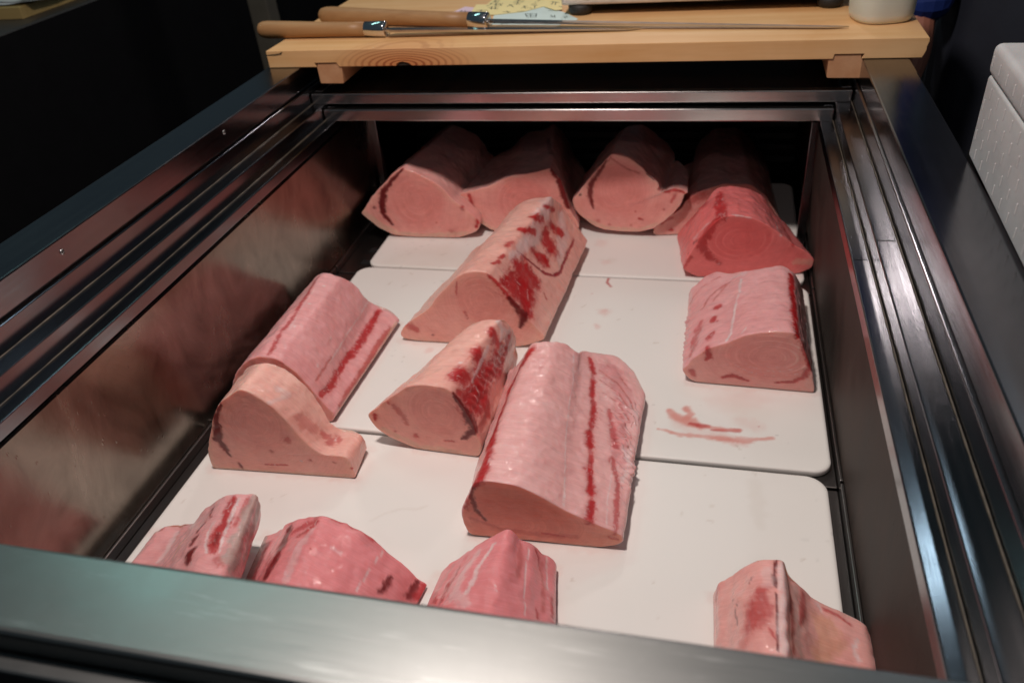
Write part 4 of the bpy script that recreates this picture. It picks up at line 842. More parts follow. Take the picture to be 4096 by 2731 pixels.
      ('white', 0.5, [[0.1266, 0.4938, 0.0396, 0.00041], [0.1562, 0.4791, 0.029, 0.00062], [0.1645, 0.4588, 0.0261, 0.00061]]),
      ('white', 0.28, [[-0.0052, 0.5788, 0.0447, 0.00067], [0.0112, 0.5738, 0.0659, 0.00088], [0.0512, 0.5494, 0.0868, 0.00042]]),
      ('white', 0.28, [[-0.0086, 0.5788, 0.0404, 0.00068], [0.0266, 0.5224, 0.0866, 0.00084], [0.0561, 0.5243, 0.0852, 0.00042]]),
      ('white', 0.28, [[-0.0016, 0.5475, 0.0492, 0.00066], [0.026, 0.4966, 0.0867, 0.00082], [0.0611, 0.4989, 0.0833, 0.00041]]),
      ('white', 0.28, [[-0.008, 0.5278, 0.0385, 0.00065], [0.0374, 0.4706, 0.0884, 0.0008], [0.0646, 0.4762, 0.0815, 0.0004]]),
      ('white', 0.28, [[0.0051, 0.4856, 0.058, 0.00062], [0.0372, 0.4461, 0.0888, 0.00079], [0.0684, 0.4549, 0.0797, 0.0004]]),
      ('white', 0.28, [[0.0275, 0.4272, 0.0888, 0.00058], [0.0465, 0.4246, 0.0885, 0.00077], [0.0725, 0.4334, 0.0782, 0.00039]]),
      ('white', 0.28, [[0.0163, 0.4124, 0.082, 0.00058], [0.0444, 0.403, 0.0878, 0.00076], [0.0764, 0.4117, 0.0761, 0.00038]]),
      ('white', 0.28, [[0.0305, 0.3854, 0.089, 0.00056], [0.0543, 0.3842, 0.0866, 0.00075], [0.0799, 0.3932, 0.0732, 0.00038]]),
      ('white', 0.28, [[0.0423, 0.3667, 0.0884, 0.00055], [0.0545, 0.3643, 0.0866, 0.00073], [0.0825, 0.3746, 0.0726, 0.00037]]),
      ('white', 0.28, [[0.0318, 0.3449, 0.0884, 0.00055], [0.0626, 0.3482, 0.0847, 0.00073], [0.0865, 0.3561, 0.0704, 0.00037]]),
    ]),
  'F1': dict(
    label='swordfish piece with red and white banded side next to the near left corner',
    kind='pink',
    A=[[-0.376, 0.275, 0.0], [-0.3669, 0.275, 0.0024], [-0.3611, 0.275, 0.0089], [-0.3562, 0.275, 0.0129], [-0.3404, 0.275, 0.0145], [-0.3216, 0.275, 0.0204], [-0.3078, 0.275, 0.0315], [-0.2926, 0.275, 0.0473], [-0.2786, 0.275, 0.0607], [-0.2655, 0.275, 0.0716], [-0.2534, 0.275, 0.0803], [-0.2332, 0.275, 0.0856], [-0.2211, 0.275, 0.0851], [-0.2116, 0.275, 0.0878], [-0.2163, 0.275, 0.0564], [-0.2348, 0.275, 0.0163], [-0.3182, 0.275, 0.0]],
    B=[[-0.3744, 0.1725, 0.002], [-0.3692, 0.1797, 0.0038], [-0.3671, 0.1869, 0.0095], [-0.366, 0.1941, 0.0129], [-0.3441, 0.1923, 0.0145], [-0.3192, 0.1905, 0.0204], [-0.3076, 0.1935, 0.0315], [-0.2879, 0.1864, 0.0473], [-0.2693, 0.1794, 0.0607], [-0.2516, 0.1724, 0.0716], [-0.2349, 0.1653, 0.0803], [-0.2175, 0.1594, 0.0856], [-0.2081, 0.1536, 0.0851], [-0.1937, 0.1658, 0.0878], [-0.1906, 0.1777, 0.0564], [-0.2171, 0.176, 0.017], [-0.3086, 0.1743, 0.0013]],
    N=171,
    NT=50,
    sig=2.37,
    centre=None,
    ring=None,
    dots=0,
    far=1,
    rag=([[-0.3498, 0.2697, 0.0133, 0.00986], [-0.3128, 0.2665, 0.027, 0.00956], [-0.3687, 0.2577, 0.0032, 0.00997]], 0.003),
    strokes=[
      ('dred', 0.8, [[-0.2688, 0.2647, 0.0673, 0.00242], [-0.2596, 0.2482, 0.0735, 0.00193]]),
      ('dred', 0.85, [[-0.2643, 0.2411, 0.0691, 0.00238], [-0.2653, 0.2337, 0.0677, 0.00267]]),
      ('dred', 0.85, [[-0.2617, 0.2215, 0.069, 0.00323], [-0.2602, 0.2118, 0.0686, 0.00292]]),
      ('dred', 0.9, [[-0.2523, 0.1999, 0.0728, 0.00461], [-0.2485, 0.189, 0.0739, 0.004]]),
      ('red', 0.8, [[-0.2405, 0.2678, 0.083, 0.00384], [-0.2313, 0.2387, 0.0843, 0.00519], [-0.2313, 0.2213, 0.084, 0.00743], [-0.2273, 0.2098, 0.084, 0.00651], [-0.2211, 0.1975, 0.0851, 0.00364]]),
      ('dred', 0.5, [[-0.231, 0.2191, 0.0838, 0.00285], [-0.2246, 0.207, 0.0844, 0.00254]]),
      ('white', 0.7, [[-0.244, 0.257, 0.0822, 0.00118], [-0.2472, 0.2467, 0.0806, 0.00147], [-0.2461, 0.2279, 0.079, 0.0016], [-0.2386, 0.2079, 0.081, 0.00157], [-0.2272, 0.1926, 0.0839, 0.00112]]),
      ('white', 0.75, [[-0.2327, 0.2676, 0.0843, 0.00206], [-0.2264, 0.2381, 0.0849, 0.0023], [-0.2211, 0.2151, 0.0853, 0.0017], [-0.2142, 0.1964, 0.0855, 0.00125]]),
      ('red', 0.6, [[-0.2205, 0.2674, 0.0852, 0.00233], [-0.218, 0.2469, 0.0854, 0.00259], [-0.2161, 0.2309, 0.086, 0.00199]]),
      ('white', 0.5, [[-0.3299, 0.2648, 0.0174, 0.00421], [-0.3253, 0.242, 0.0191, 0.00414], [-0.3252, 0.2225, 0.0193, 0.00347]]),
      ('red', 0.5, [[-0.3538, 0.2713, 0.0125, 0.00165], [-0.3636, 0.2622, 0.007, 0.00132], [-0.3689, 0.2465, 0.0033, 0.00132]]),
      ('skin', 0.75, [[-0.2145, 0.2721, 0.0856, 0.00437], [-0.209, 0.2443, 0.0853, 0.00857], [-0.2026, 0.2157, 0.0827, 0.00981], [-0.1971, 0.1895, 0.0808, 0.01102]]),
      ('skin', 0.75, [[-0.2131, 0.2704, 0.0713, 0.00588], [-0.207, 0.2411, 0.0663, 0.00578], [-0.1999, 0.2109, 0.0614, 0.00568]]),
      ('cream', 0.5, [[-0.292, 0.2387, 0.0457, 0.00399], [-0.2851, 0.2096, 0.0512, 0.0039]]),
      ('red', 0.4, [[-0.2131, 0.1872, 0.0857, 0.00277], [-0.2027, 0.1791, 0.0862, 0.00274]]),
    ]),
  'F2': dict(
    label='rosy swordfish piece with dark red left edge under the near rail',
    kind='rose',
    A=[[-0.2383, 0.289, 0.0012], [-0.2233, 0.2863, 0.0096], [-0.206, 0.2832, 0.0205], [-0.1969, 0.2816, 0.0342], [-0.1854, 0.2795, 0.0448], [-0.175, 0.2777, 0.0521], [-0.1573, 0.2745, 0.0627], [-0.1388, 0.2712, 0.0721], [-0.1293, 0.2695, 0.0721], [-0.1175, 0.2674, 0.0685], [-0.1062, 0.2654, 0.066], [-0.094, 0.2632, 0.0632], [-0.0754, 0.2599, 0.0506], [-0.0586, 0.2569, 0.0354], [-0.0431, 0.2541, 0.0233], [-0.0355, 0.2528, 0.0082], [-0.0225, 0.2505, 0.0071], [-0.0226, 0.2505, 0.0029], [-0.0683, 0.2586, 0.0], [-0.1659, 0.2761, 0.0]],
    B=[[-0.2293, 0.2215, 0.002], [-0.2152, 0.2125, 0.0099], [-0.1989, 0.2032, 0.0205], [-0.1874, 0.1943, 0.0342], [-0.1763, 0.1873, 0.0448], [-0.1664, 0.1806, 0.0521], [-0.1492, 0.1726, 0.0627], [-0.1312, 0.1644, 0.0721], [-0.1229, 0.1629, 0.0721], [-0.1124, 0.161, 0.0685], [-0.1024, 0.1592, 0.066], [-0.0929, 0.1612, 0.0632], [-0.077, 0.162, 0.0506], [-0.0633, 0.1668, 0.0354], [-0.0509, 0.1718, 0.0233], [-0.0437, 0.1761, 0.0082], [-0.0313, 0.1794, 0.0071], [-0.0312, 0.1809, 0.0029], [-0.071, 0.1897, 0.0003], [-0.1628, 0.2079, 0.0005]],
    N=204,
    NT=50,
    sig=2.38,
    centre=None,
    ring=None,
    dots=0,
    far=1,
    rag=None,
    strokes=[
      ('dred', 0.9, [[-0.1846, 0.2715, 0.044, 0.00384], [-0.179, 0.2474, 0.0469, 0.0058], [-0.1773, 0.2276, 0.0471, 0.00544], [-0.1768, 0.2052, 0.0457, 0.00538]]),
      ('red', 0.6, [[-0.1729, 0.2598, 0.0518, 0.0029], [-0.1579, 0.264, 0.0609, 0.00344], [-0.1464, 0.2655, 0.0677, 0.00284]]),
      ('red', 0.7, [[-0.1606, 0.2494, 0.0586, 0.002], [-0.1474, 0.2539, 0.0663, 0.00367], [-0.1421, 0.2626, 0.0695, 0.00226]]),
      ('white', 0.35, [[-0.1411, 0.2526, 0.0688, 0.00281], [-0.1477, 0.2326, 0.0652, 0.00558], [-0.1461, 0.2068, 0.066, 0.00631], [-0.1426, 0.1901, 0.0665, 0.00542]]),
      ('skin', 0.8, [[-0.2313, 0.283, 0.0047, 0.00532], [-0.2262, 0.2542, 0.0059, 0.00615], [-0.2197, 0.2278, 0.0082, 0.00603]]),
      ('red', 0.8, [[-0.2035, 0.2514, 0.0221, 0.0012]]),
      ('pinkdeep', 0.45, [[-0.1266, 0.2658, 0.0708, 0.00365], [-0.0917, 0.2615, 0.06, 0.00501], [-0.0766, 0.2534, 0.0516, 0.00554]]),
      ('red', 0.7, [[-0.1268, 0.268, 0.0704, 0.00099], [-0.1006, 0.2633, 0.064, 0.00125], [-0.0853, 0.2605, 0.0565, 0.00125], [-0.0788, 0.2597, 0.0529, 0.00111]]),
      ('red', 0.7, [[-0.1309, 0.2242, 0.0714, 0.00137]]),
      ('white', 0.6, [[-0.069, 0.254, 0.0456, 0.00111], [-0.0733, 0.2232, 0.0488, 0.00109], [-0.0758, 0.1991, 0.05, 0.0012]]),
      ('dred', 0.85, [[-0.0557, 0.2332, 0.0326, 0.00193], [-0.0562, 0.2248, 0.0327, 0.00301], [-0.0588, 0.2146, 0.0339, 0.00354]]),
      ('dred', 0.85, [[-0.0349, 0.2488, 0.0104, 0.00197], [-0.0357, 0.2414, 0.0104, 0.00336], [-0.0371, 0.2297, 0.0103, 0.00417]]),
      ('red', 0.75, [[-0.0279, 0.2477, 0.0071, 0.00281], [-0.0287, 0.2407, 0.0071, 0.00364], [-0.0297, 0.2323, 0.007, 0.00362]]),
      ('white', 0.35, [[-0.1133, 0.2332, 0.0684, 0.00192], [-0.1017, 0.2295, 0.0654, 0.00191]]),
    ]),
  'F3': dict(
    label='ridged swordfish piece with white membrane streak in front of the largest block',
    kind='rose',
    A=[[-0.017, 0.2673, 0.0021], [-0.0156, 0.2676, 0.0063], [-0.0013, 0.2707, 0.0231], [0.0131, 0.2739, 0.0338], [0.0323, 0.2781, 0.052], [0.0404, 0.2799, 0.0579], [0.054, 0.2829, 0.0664], [0.0617, 0.2846, 0.0702], [0.0675, 0.2859, 0.063], [0.0703, 0.2865, 0.0573], [0.0714, 0.2867, 0.0504], [0.0836, 0.2894, 0.0483], [0.0872, 0.2902, 0.0366], [0.0962, 0.2922, 0.0244], [0.1056, 0.2942, 0.0167], [0.1066, 0.2944, 0.0026], [0.0775, 0.2881, 0.0], [0.0202, 0.2755, 0.0]],
    B=[[-0.0211, 0.196, 0.0021], [-0.0203, 0.2057, 0.0063], [-0.0032, 0.2023, 0.0231], [0.0062, 0.1941, 0.0338], [0.0205, 0.187, 0.052], [0.0346, 0.1816, 0.0579], [0.0541, 0.1775, 0.0664], [0.0678, 0.172, 0.0702], [0.0778, 0.1762, 0.063], [0.0847, 0.1798, 0.0573], [0.0926, 0.1826, 0.0504], [0.0979, 0.1851, 0.0483], [0.1029, 0.1903, 0.0366], [0.1134, 0.1967, 0.0244], [0.1214, 0.2011, 0.0167], [0.1201, 0.2073, 0.0026], [0.0852, 0.2062, 0.0], [0.0219, 0.1989, 0.0]],
    N=160,
    NT=50,
    sig=2.83,
    centre=None,
    ring=None,
    dots=0,
    far=1,
    rag=None,
    strokes=[
      ('white', 0.7, [[0.049, 0.267, 0.0638, 0.00199], [0.0472, 0.257, 0.0628, 0.00198], [0.0395, 0.2375, 0.0588, 0.00261], [0.0384, 0.2185, 0.059, 0.00301], [0.036, 0.2094, 0.0577, 0.00299]]),
      ('white', 0.4, [[0.0313, 0.2597, 0.0526, 0.00557], [0.024, 0.2336, 0.0484, 0.0066], [0.021, 0.2113, 0.0488, 0.00651], [0.0395, 0.1972, 0.0597, 0.00528]]),
      ('skin', 0.3, [[0.0016, 0.264, 0.0255, 0.00277], [-0.0038, 0.2488, 0.0214, 0.00299], [-0.0101, 0.2321, 0.015, 0.00344]]),
      ('red', 0.75, [[0.0063, 0.237, 0.0311, 0.00248], [0.0038, 0.2271, 0.03, 0.00269], [0.006, 0.2158, 0.0326, 0.00266]]),
      ('red', 0.6, [[-0.0075, 0.2243, 0.018, 0.00227], [-0.0034, 0.2196, 0.0227, 0.00203]]),
      ('dred', 0.4, [[0.0126, 0.2549, 0.0351, 0.00159], [0.0117, 0.2441, 0.035, 0.00158], [0.0078, 0.2245, 0.0343, 0.00134]]),
      ('white', 0.65, [[0.0816, 0.2796, 0.048, 0.0009], [0.0838, 0.2532, 0.0487, 0.00088], [0.0878, 0.2291, 0.0488, 0.00086], [0.0938, 0.2017, 0.0477, 0.00085]]),
      ('white', 0.6, [[0.0965, 0.2893, 0.025, 0.00138], [0.1024, 0.264, 0.0236, 0.00135], [0.1068, 0.2383, 0.0235, 0.00111]]),
      ('red', 0.75, [[0.0869, 0.2851, 0.0402, 0.00136], [0.0907, 0.2801, 0.035, 0.00136], [0.0949, 0.2674, 0.0314, 0.00101]]),
      ('red', 0.7, [[0.1006, 0.217, 0.0348, 0.0014], [0.1031, 0.2101, 0.0332, 0.00151]]),
      ('red', 0.7, [[0.11, 0.2437, 0.019, 0.00156], [0.1138, 0.2239, 0.0193, 0.0022]]),
      ('deep', 0.4, [[0.0732, 0.2798, 0.0533, 0.00224], [0.0756, 0.2635, 0.0531, 0.00287], [0.0781, 0.2408, 0.0546, 0.0026]]),
      ('deep', 0.45, [[0.0948, 0.2773, 0.0301, 0.00181], [0.101, 0.2478, 0.0283, 0.002], [0.1054, 0.2216, 0.0283, 0.00196]]),
      ('white', 0.5, [[0.0642, 0.2133, 0.0679, 0.00063], [0.0686, 0.2029, 0.0671, 0.00063]]),
    ]),
  'F4': dict(
    label='bony swordfish collar piece with a groove and red bruise in the near right corner',
    kind='pale',
    A=[[0.2668, 0.2849, 0.0], [0.267, 0.2849, 0.0068], [0.2713, 0.2841, 0.0291], [0.2782, 0.2828, 0.0356], [0.2837, 0.2817, 0.0475], [0.2921, 0.2801, 0.0609], [0.3025, 0.2782, 0.0749], [0.3105, 0.2767, 0.0786], [0.3178, 0.2753, 0.0806], [0.3189, 0.2751, 0.0792], [0.3195, 0.275, 0.0818], [0.3257, 0.2738, 0.0843], [0.3287, 0.2732, 0.0761], [0.3316, 0.2727, 0.0665], [0.3446, 0.2702, 0.0539], [0.3565, 0.268, 0.0419], [0.3706, 0.2653, 0.0359], [0.3856, 0.2625, 0.0329], [0.4009, 0.2596, 0.0276], [0.4074, 0.2584, 0.0193], [0.4122, 0.2575, 0.001], [0.3623, 0.2669, 0.0], [0.2988, 0.2789, 0.0]],
    B=[[0.27, 0.1974, 0.002], [0.2699, 0.1828, 0.0078], [0.274, 0.1673, 0.0291], [0.2791, 0.1598, 0.0356], [0.2828, 0.1526, 0.0475], [0.2894, 0.1448, 0.0609], [0.298, 0.1366, 0.0749], [0.3061, 0.1354, 0.0786], [0.3136, 0.1343, 0.0806], [0.3144, 0.1351, 0.0792], [0.3149, 0.1338, 0.0818], [0.3258, 0.1313, 0.0843], [0.3282, 0.1364, 0.0761], [0.3303, 0.1415, 0.0665], [0.3428, 0.1503, 0.0539], [0.3541, 0.1593, 0.0419], [0.3697, 0.1612, 0.0359], [0.3863, 0.1629, 0.0329], [0.4031, 0.1683, 0.0276], [0.4113, 0.1754, 0.0193], [0.4242, 0.1881, 0.002], [0.3714, 0.1915, 0.0013], [0.3049, 0.1974, 0.0017]],
    N=163,
    NT=50,
    sig=1.64,
    centre=None,
    ring=None,
    dots=0,
    far=1,
    rag=None,
    strokes=[
      ('red', 0.65, [[0.3063, 0.2381, 0.0768, 0.00665], [0.3035, 0.2221, 0.0758, 0.00904], [0.3012, 0.2089, 0.0743, 0.00814]]),
      ('red', 0.3, [[0.2968, 0.2297, 0.0692, 0.00499], [0.2947, 0.2089, 0.0673, 0.00492], [0.2921, 0.1971, 0.063, 0.00653]]),
      ('dred', 0.9, [[0.3198, 0.2738, 0.0806, 0.00102], [0.3176, 0.2609, 0.0805, 0.00118], [0.3174, 0.2526, 0.0804, 0.00168], [0.3187, 0.2386, 0.0809, 0.001], [0.318, 0.2167, 0.081, 0.00082], [0.3171, 0.1784, 0.0808, 0.00079]]),
      ('white', 0.55, [[0.3239, 0.2679, 0.0826, 0.00407], [0.3236, 0.2349, 0.0826, 0.0043], [0.3214, 0.1995, 0.0822, 0.0045], [0.323, 0.1773, 0.0824, 0.00443]]),
      ('white', 0.3, [[0.3116, 0.262, 0.0785, 0.00508], [0.3134, 0.2479, 0.0791, 0.00502]]),
      ('deep', 0.8, [[0.3301, 0.2644, 0.0701, 0.00171], [0.3323, 0.2389, 0.066, 0.00219], [0.332, 0.2136, 0.066, 0.00215], [0.3305, 0.1875, 0.068, 0.00194]]),
      ('skin', 0.4, [[0.3389, 0.2633, 0.0588, 0.00416], [0.3371, 0.2269, 0.0608, 0.00437], [0.3382, 0.1933, 0.059, 0.00427]]),
      ('red', 0.6, [[0.3464, 0.2624, 0.0525, 0.00279], [0.3439, 0.2417, 0.0538, 0.00343], [0.3406, 0.2249, 0.0575, 0.00202]]),
      ('orange', 0.5, [[0.3651, 0.2452, 0.0385, 0.0105], [0.3696, 0.2285, 0.0367, 0.01387], [0.3598, 0.2104, 0.0399, 0.01022]]),
      ('white', 0.6, [[0.3608, 0.2624, 0.04, 0.00248], [0.3629, 0.2579, 0.0391, 0.00247]]),
      ('red', 0.6, [[0.3651, 0.2596, 0.038, 0.00142], [0.3791, 0.2573, 0.0337, 0.00142], [0.3885, 0.2519, 0.0316, 0.00142]]),
      ('white', 0.6, [[0.3933, 0.2365, 0.0304, 0.00176], [0.3889, 0.2253, 0.0322, 0.00174], [0.3914, 0.2141, 0.0315, 0.00208]]),
      ('red', 0.5, [[0.2705, 0.2792, 0.0243, 0.00288], [0.2697, 0.2712, 0.0174, 0.00288]]),
      ('ink', 0.4, [[0.2984, 0.2594, 0.0686, 0.0017], [0.2966, 0.2544, 0.0667, 0.00102]]),
      ('ink', 0.5, [[0.2832, 0.2487, 0.0464, 0.00086], [0.2883, 0.2442, 0.0546, 0.00102], [0.2857, 0.2351, 0.0504, 0.00119], [0.2862, 0.2191, 0.0528, 0.00101]]),
      ('red', 0.7, [[0.3119, 0.1986, 0.0791, 0.00145], [0.3155, 0.1898, 0.0804, 0.00096]]),
    ]),
}

cutting_board('white board lying farthest back under the back row of fish blocks', -0.352, 0.394, 0.913, 1.30, 0.0, 0.022, 0.0032, [('smear', 0.15, [[0.056, 1.0263, 0.0, 0.00812]]), ('dirt', 0.15, [[0.0799, 0.9629, 0.0, 0.00624]]), ('smear', 0.15, [[0.0729, 0.9569, 0.0, 0.00583]])], seed=1.0, group='white boards lining the case')
cutting_board('middle white board, the one with the red blood smear', -0.3615, 0.3975, 0.4845, 0.9060, 0.0, 0.022, 0.0020, [('smear', 0.85, [[0.2057, 0.573, 0.0, 0.00336], [0.2131, 0.5637, 0.0, 0.00534], [0.2283, 0.5563, 0.0, 0.00752], [0.2433, 0.5487, 0.0, 0.0044], [0.2558, 0.5484, 0.0, 0.0022]]), ('smear', 0.8, [[0.2261, 0.5807, 0.0, 0.00383], [0.2323, 0.5713, 0.0, 0.00335], [0.2281, 0.5623, 0.0, 0.00356]]), ('blood', 0.95, [[0.2328, 0.5509, 0.0, 0.00198], [0.2433, 0.549, 0.0, 0.00286], [0.2554, 0.5483, 0.0, 0.0022]]), ('blood', 0.9, [[0.259, 0.5427, 0.0, 0.00132], [0.2765, 0.544, 0.0, 0.00241], [0.2918, 0.5461, 0.0, 0.00264]]), ('smear', 0.7, [[0.2558, 0.5478, 0.0, 0.00176], [0.2764, 0.5456, 0.0, 0.00264], [0.2948, 0.5465, 0.0, 0.00176]]), ('smear', 0.75, [[0.1917, 0.536, 0.0, 0.00065], [0.2023, 0.5345, 0.0, 0.00174], [0.2193, 0.529, 0.0, 0.00282], [0.2461, 0.5288, 0.0, 0.00239], [0.2766, 0.5276, 0.0, 0.0039], [0.3007, 0.5277, 0.0, 0.00391], [0.3168, 0.5327, 0.0, 0.00196], [0.3328, 0.5367, 0.0, 0.00197]]), ('smear', 0.22, [[0.2181, 0.551, 0.0, 0.00882], [0.2396, 0.5375, 0.0, 0.00873], [0.2684, 0.5381, 0.0, 0.00787]]), ('smear', 0.13, [[0.2758, 0.5992, 0.0, 0.0137], [0.3141, 0.6075, 0.0, 0.0161]]), ('smear', 0.3, [[0.2685, 0.5287, 0.0, 0.00651], [0.2967, 0.5231, 0.0, 0.00563]]), ('blood', 0.5, [[0.3173, 0.5565, 0.0, 0.00111]]), ('smear', 0.15, [[0.301, 0.5619, 0.0, 0.0089], [0.3173, 0.5575, 0.0, 0.00666]]), ('blood', 0.85, [[0.0843, 0.9123, 0.0, 0.00151], [0.083, 0.8902, 0.0, 0.00168], [0.0905, 0.8773, 0.0, 0.00148]]), ('blood', 0.3, [[0.0631, 0.8531, 0.0, 0.00109]]), ('smear', 0.3, [[0.0876, 0.801, 0.0, 0.00581]]), ('smear', 0.22, [[0.0856, 0.7583, 0.0, 0.00359]]), ('smear', 0.25, [[-0.1576, 0.6692, 0.0, 0.00456]]), ('smear', 0.15, [[0.0932, 0.7993, 0.0, 0.00702]]), ('smear', 0.2, [[0.0824, 0.7635, 0.0, 0.00343]])], seed=2.0, group='white boards lining the case')
cutting_board('white board nearest the front steel rail with scuffed corner', -0.3815, 0.3900, 0.045, 0.4760, 0.0, 0.024, 0.0026, [('dirt', 0.14, [[-0.1203, 0.3314, 0.0, 0.00154], [-0.1082, 0.3449, 0.0, 0.00129], [-0.0915, 0.3542, 0.0, 0.00129], [-0.0714, 0.3572, 0.0, 0.00128], [-0.0629, 0.3636, 0.0, 0.00128]]), ('dirt', 0.1, [[0.3114, 0.4515, 0.0, 0.00625], [0.3144, 0.4144, 0.0, 0.00609], [0.3157, 0.3893, 0.0, 0.00399]]), ('dirt', 0.5, [[0.122, 0.287, 0.0, 0.0007], [0.1249, 0.2833, 0.0, 0.00093]]), ('dirt', 0.14, [[0.1218, 0.2746, 0.0, 0.00232]]), ('smear', 0.12, [[-0.181, 0.4157, 0.0, 0.0083], [-0.1894, 0.3944, 0.0, 0.00617]]), ('dirt', 0.3, [[0.2626, 0.4119, 0.0, 0.00162]])], seed=3.0, group='white boards lining the case')

def swordfish(d, seed):
    V, quads, tris, PART, S, T, RHO = loft(d['A'], d['B'], d['N'], d['NT'], d['sig'], centre=d['centre'], seed=seed, rough=0.0004, rim=0.0016, rings=42, lump=0.0032 if d['far'] else 0.0024)
    if d['rag']:
        pts, amp = d['rag']; mk = stroke_mask(V, pts, 0.6, 0.3, seed) * np.clip(V[:, 2] / 0.01, 0, 1)
        tl0 = T * np.linalg.norm(np.array(d['B']).mean(0) - np.array(d['A']).mean(0))
        V = V + (mk * amp)[:, None] * np.stack([1.5 * fbm(V, 75.0, seed + 11, 2) + 0.30 * np.sin(tl0 * 620 + V[:, 2] * 260 + 2 * fbm(V, 30.0, seed, 2)), 0.7 * fbm(V, 80.0, seed + 12, 2), 0.8 * fbm(V, 70.0, seed + 13, 2)], 1)
    FIB = np.zeros((len(V), 3)); seglen = np.linalg.norm(np.roll(np.array(d['A']), -1, 0) - np.array(d['A']), axis=1).mean()
    side, cut, rim = [np.array(c) for c in KIND[d['kind']]]
    n = len(V); C = np.tile(side, (n, 1))
    # muscle fibres: faint bands running across the length, lighter connective lines
    tl = T * np.linalg.norm(np.array(d['B']).mean(0) - np.array(d['A']).mean(0))
    FIB[:] = np.stack([S * seglen * 0.10, tl + 0.004 * fbm(V, 22.0, seed, 2), np.full(n, seed)], 1)
    fib = np.stack([tl * 420 + 4 * fbm(V, 30.0, seed, 2), S * 1.2, np.zeros(n)], 1)
    fb = vnoise(fib, seed); big = fbm(V, 16.0, seed + 1, 3)
    C = C * (1 + 0.05 * fb[:, None] + 0.11 * big[:, None] * np.array([0.5, 1.3, 1.35]))
    gl = (sstep(0.62, 0.95, vnoise(np.stack([tl * 190 + 2.5 * fbm(V, 25.0, seed, 2), S * 2.2, V[:, 2] * 0], 1), seed + 4)) * sstep(0.0, 0.5, fbm(V, 18.0, seed + 8, 2)))[:, None] * 0.32
    C = C * (1 - gl) + np.array(PAL['white']) * gl
    capm = PART > 0
    rimk = np.exp(-RHO / 0.10)[:, None]
    cc = cut * (1 + 0.13 * big[:, None] * np.array([0.4, 1.2, 1.3])); cc = cc * (1 - 0.75 * rimk) + rim * 0.75 * rimk
    if d['ring']:
        rg = d['ring']; o = np.array(rg[:3]); dirx = np.array(rg[5:8])
        u = (V - o) @ dirx / rg[3]; w = (V[:, 2] - o[2]) / rg[4]
        r = np.sqrt(u * u + w * w) + 0.06 * fbm(V, 22.0, seed + 6, 2)
        th = np.arctan2(w, u)
        FIB = np.where((PART > 0)[:, None], np.stack([0.03 * np.cos(th) * r, r * rg[3] * 0.8, 0.03 * np.sin(th) * r + seed], 1), FIB)
        inside = (1 - sstep(0.75, 1.05, r))
        line = np.clip(np.sin(r * 31.0 + 1.2 * fbm(V, 12.0, seed + 3, 2)), 0, 1) ** 3 * sstep(-0.2, 0.6, fbm(V, 30.0, seed + 9, 2)) * sstep(0.08, 0.3, r)
        cc = cc * (1 + (0.55 if d['kind'] == 'red' or d['dots'] else 0.22) * (line * inside)[:, None] * np.array([0.55, 1.0, 1.0])) * (1 - 0.14 * inside[:, None] * np.array([0.25, 1, 1])) * (1 + 0.05 * vnoise(np.stack([u * 7, w * 46 + 2 * fbm(V, 20.0, seed, 2), u * 0], 1), seed + 15))[:, None]
        if d['dots']:
            seam = np.clip(np.sin(r * 34.0 + 0.6), 0, 1) ** 8 * sstep(0.2, 0.5, -w) * inside * sstep(0.0, 0.3, vnoise(np.stack([np.arctan2(w, u) * 60, r * 0, r * 0], 1), seed))
            cc = cc * (1 - 0.6 * seam[:, None]) + np.array(PAL['white']) * 0.6 * seam[:, None]
    C = np.where(capm[:, None], cc, C)
    for cname, k, pts in d['strokes']:
        P = np.array(pts); sd = seed + pts[0][0] * 9
        if cname in ('red', 'dred', 'deep'):                           # blood bleeding into the flesh round the mark
            H_ = P.copy(); H_[:, 3] *= 2.1
            h = stroke_mask(V, H_, 0.75, 0.5, sd + 1)[:, None] * k * 0.26
            C = C * (1 - h) + np.array((0.60, 0.16, 0.15)) * h
            P[:, 3] *= 1.40 if k >= 0.9 else 1.25
        m = stroke_mask(V, P, 0.50, 0.62, sd, fine=0.30)[:, None] * min(1.0, k * 1.08)
        streak = 1 - 0.12 * sstep(0.1, 0.8, fbm(V, 150.0, seed + 2, 2))[:, None] if cname in ('red', 'dred') else 1.0
        pc = np.array(PAL[cname]) * (1 + 0.22 * fbm(V, 90.0, seed + 7, 2))[:, None]
        if cname == 'red':                                             # pale sinew threads through the dark muscle
            thr = np.stack([V[:, 0] * 260 + V[:, 1] * 90, V[:, 1] * 70 - V[:, 0] * 40, V[:, 2] * 120], 1)
            pc = pc + (np.array(PAL['white']) - pc) * (0.55 * sstep(0.90, 0.99, 1 - np.abs(vnoise(thr, seed + 5))))[:, None] * sstep(-0.1, 0.4, fbm(V, 45.0, seed + 6, 2))[:, None]
        C = C * (1 - m * streak) + pc * m * streak
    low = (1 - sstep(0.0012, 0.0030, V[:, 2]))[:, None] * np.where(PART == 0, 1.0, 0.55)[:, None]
    C = C * (1 - low) + np.array((0.07, 0.06, 0.06)) * low              # dark skin along the underside, also painting in B1's shadow line at the base
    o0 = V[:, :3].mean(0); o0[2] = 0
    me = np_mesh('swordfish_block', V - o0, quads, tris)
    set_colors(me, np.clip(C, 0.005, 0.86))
    fa = me.attributes.new('Fib', 'FLOAT_VECTOR', 'POINT'); fa.data.foreach_set('vector', FIB.astype(np.float32).ravel())
    o = link('swordfish_block', me, MAT['fish']); o.location = o0
    return tag(o, d['label'], 'fish block', 'swordfish blocks laid out in the case')
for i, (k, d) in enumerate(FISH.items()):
    swordfish(d, 1.7 + i * 2.3)

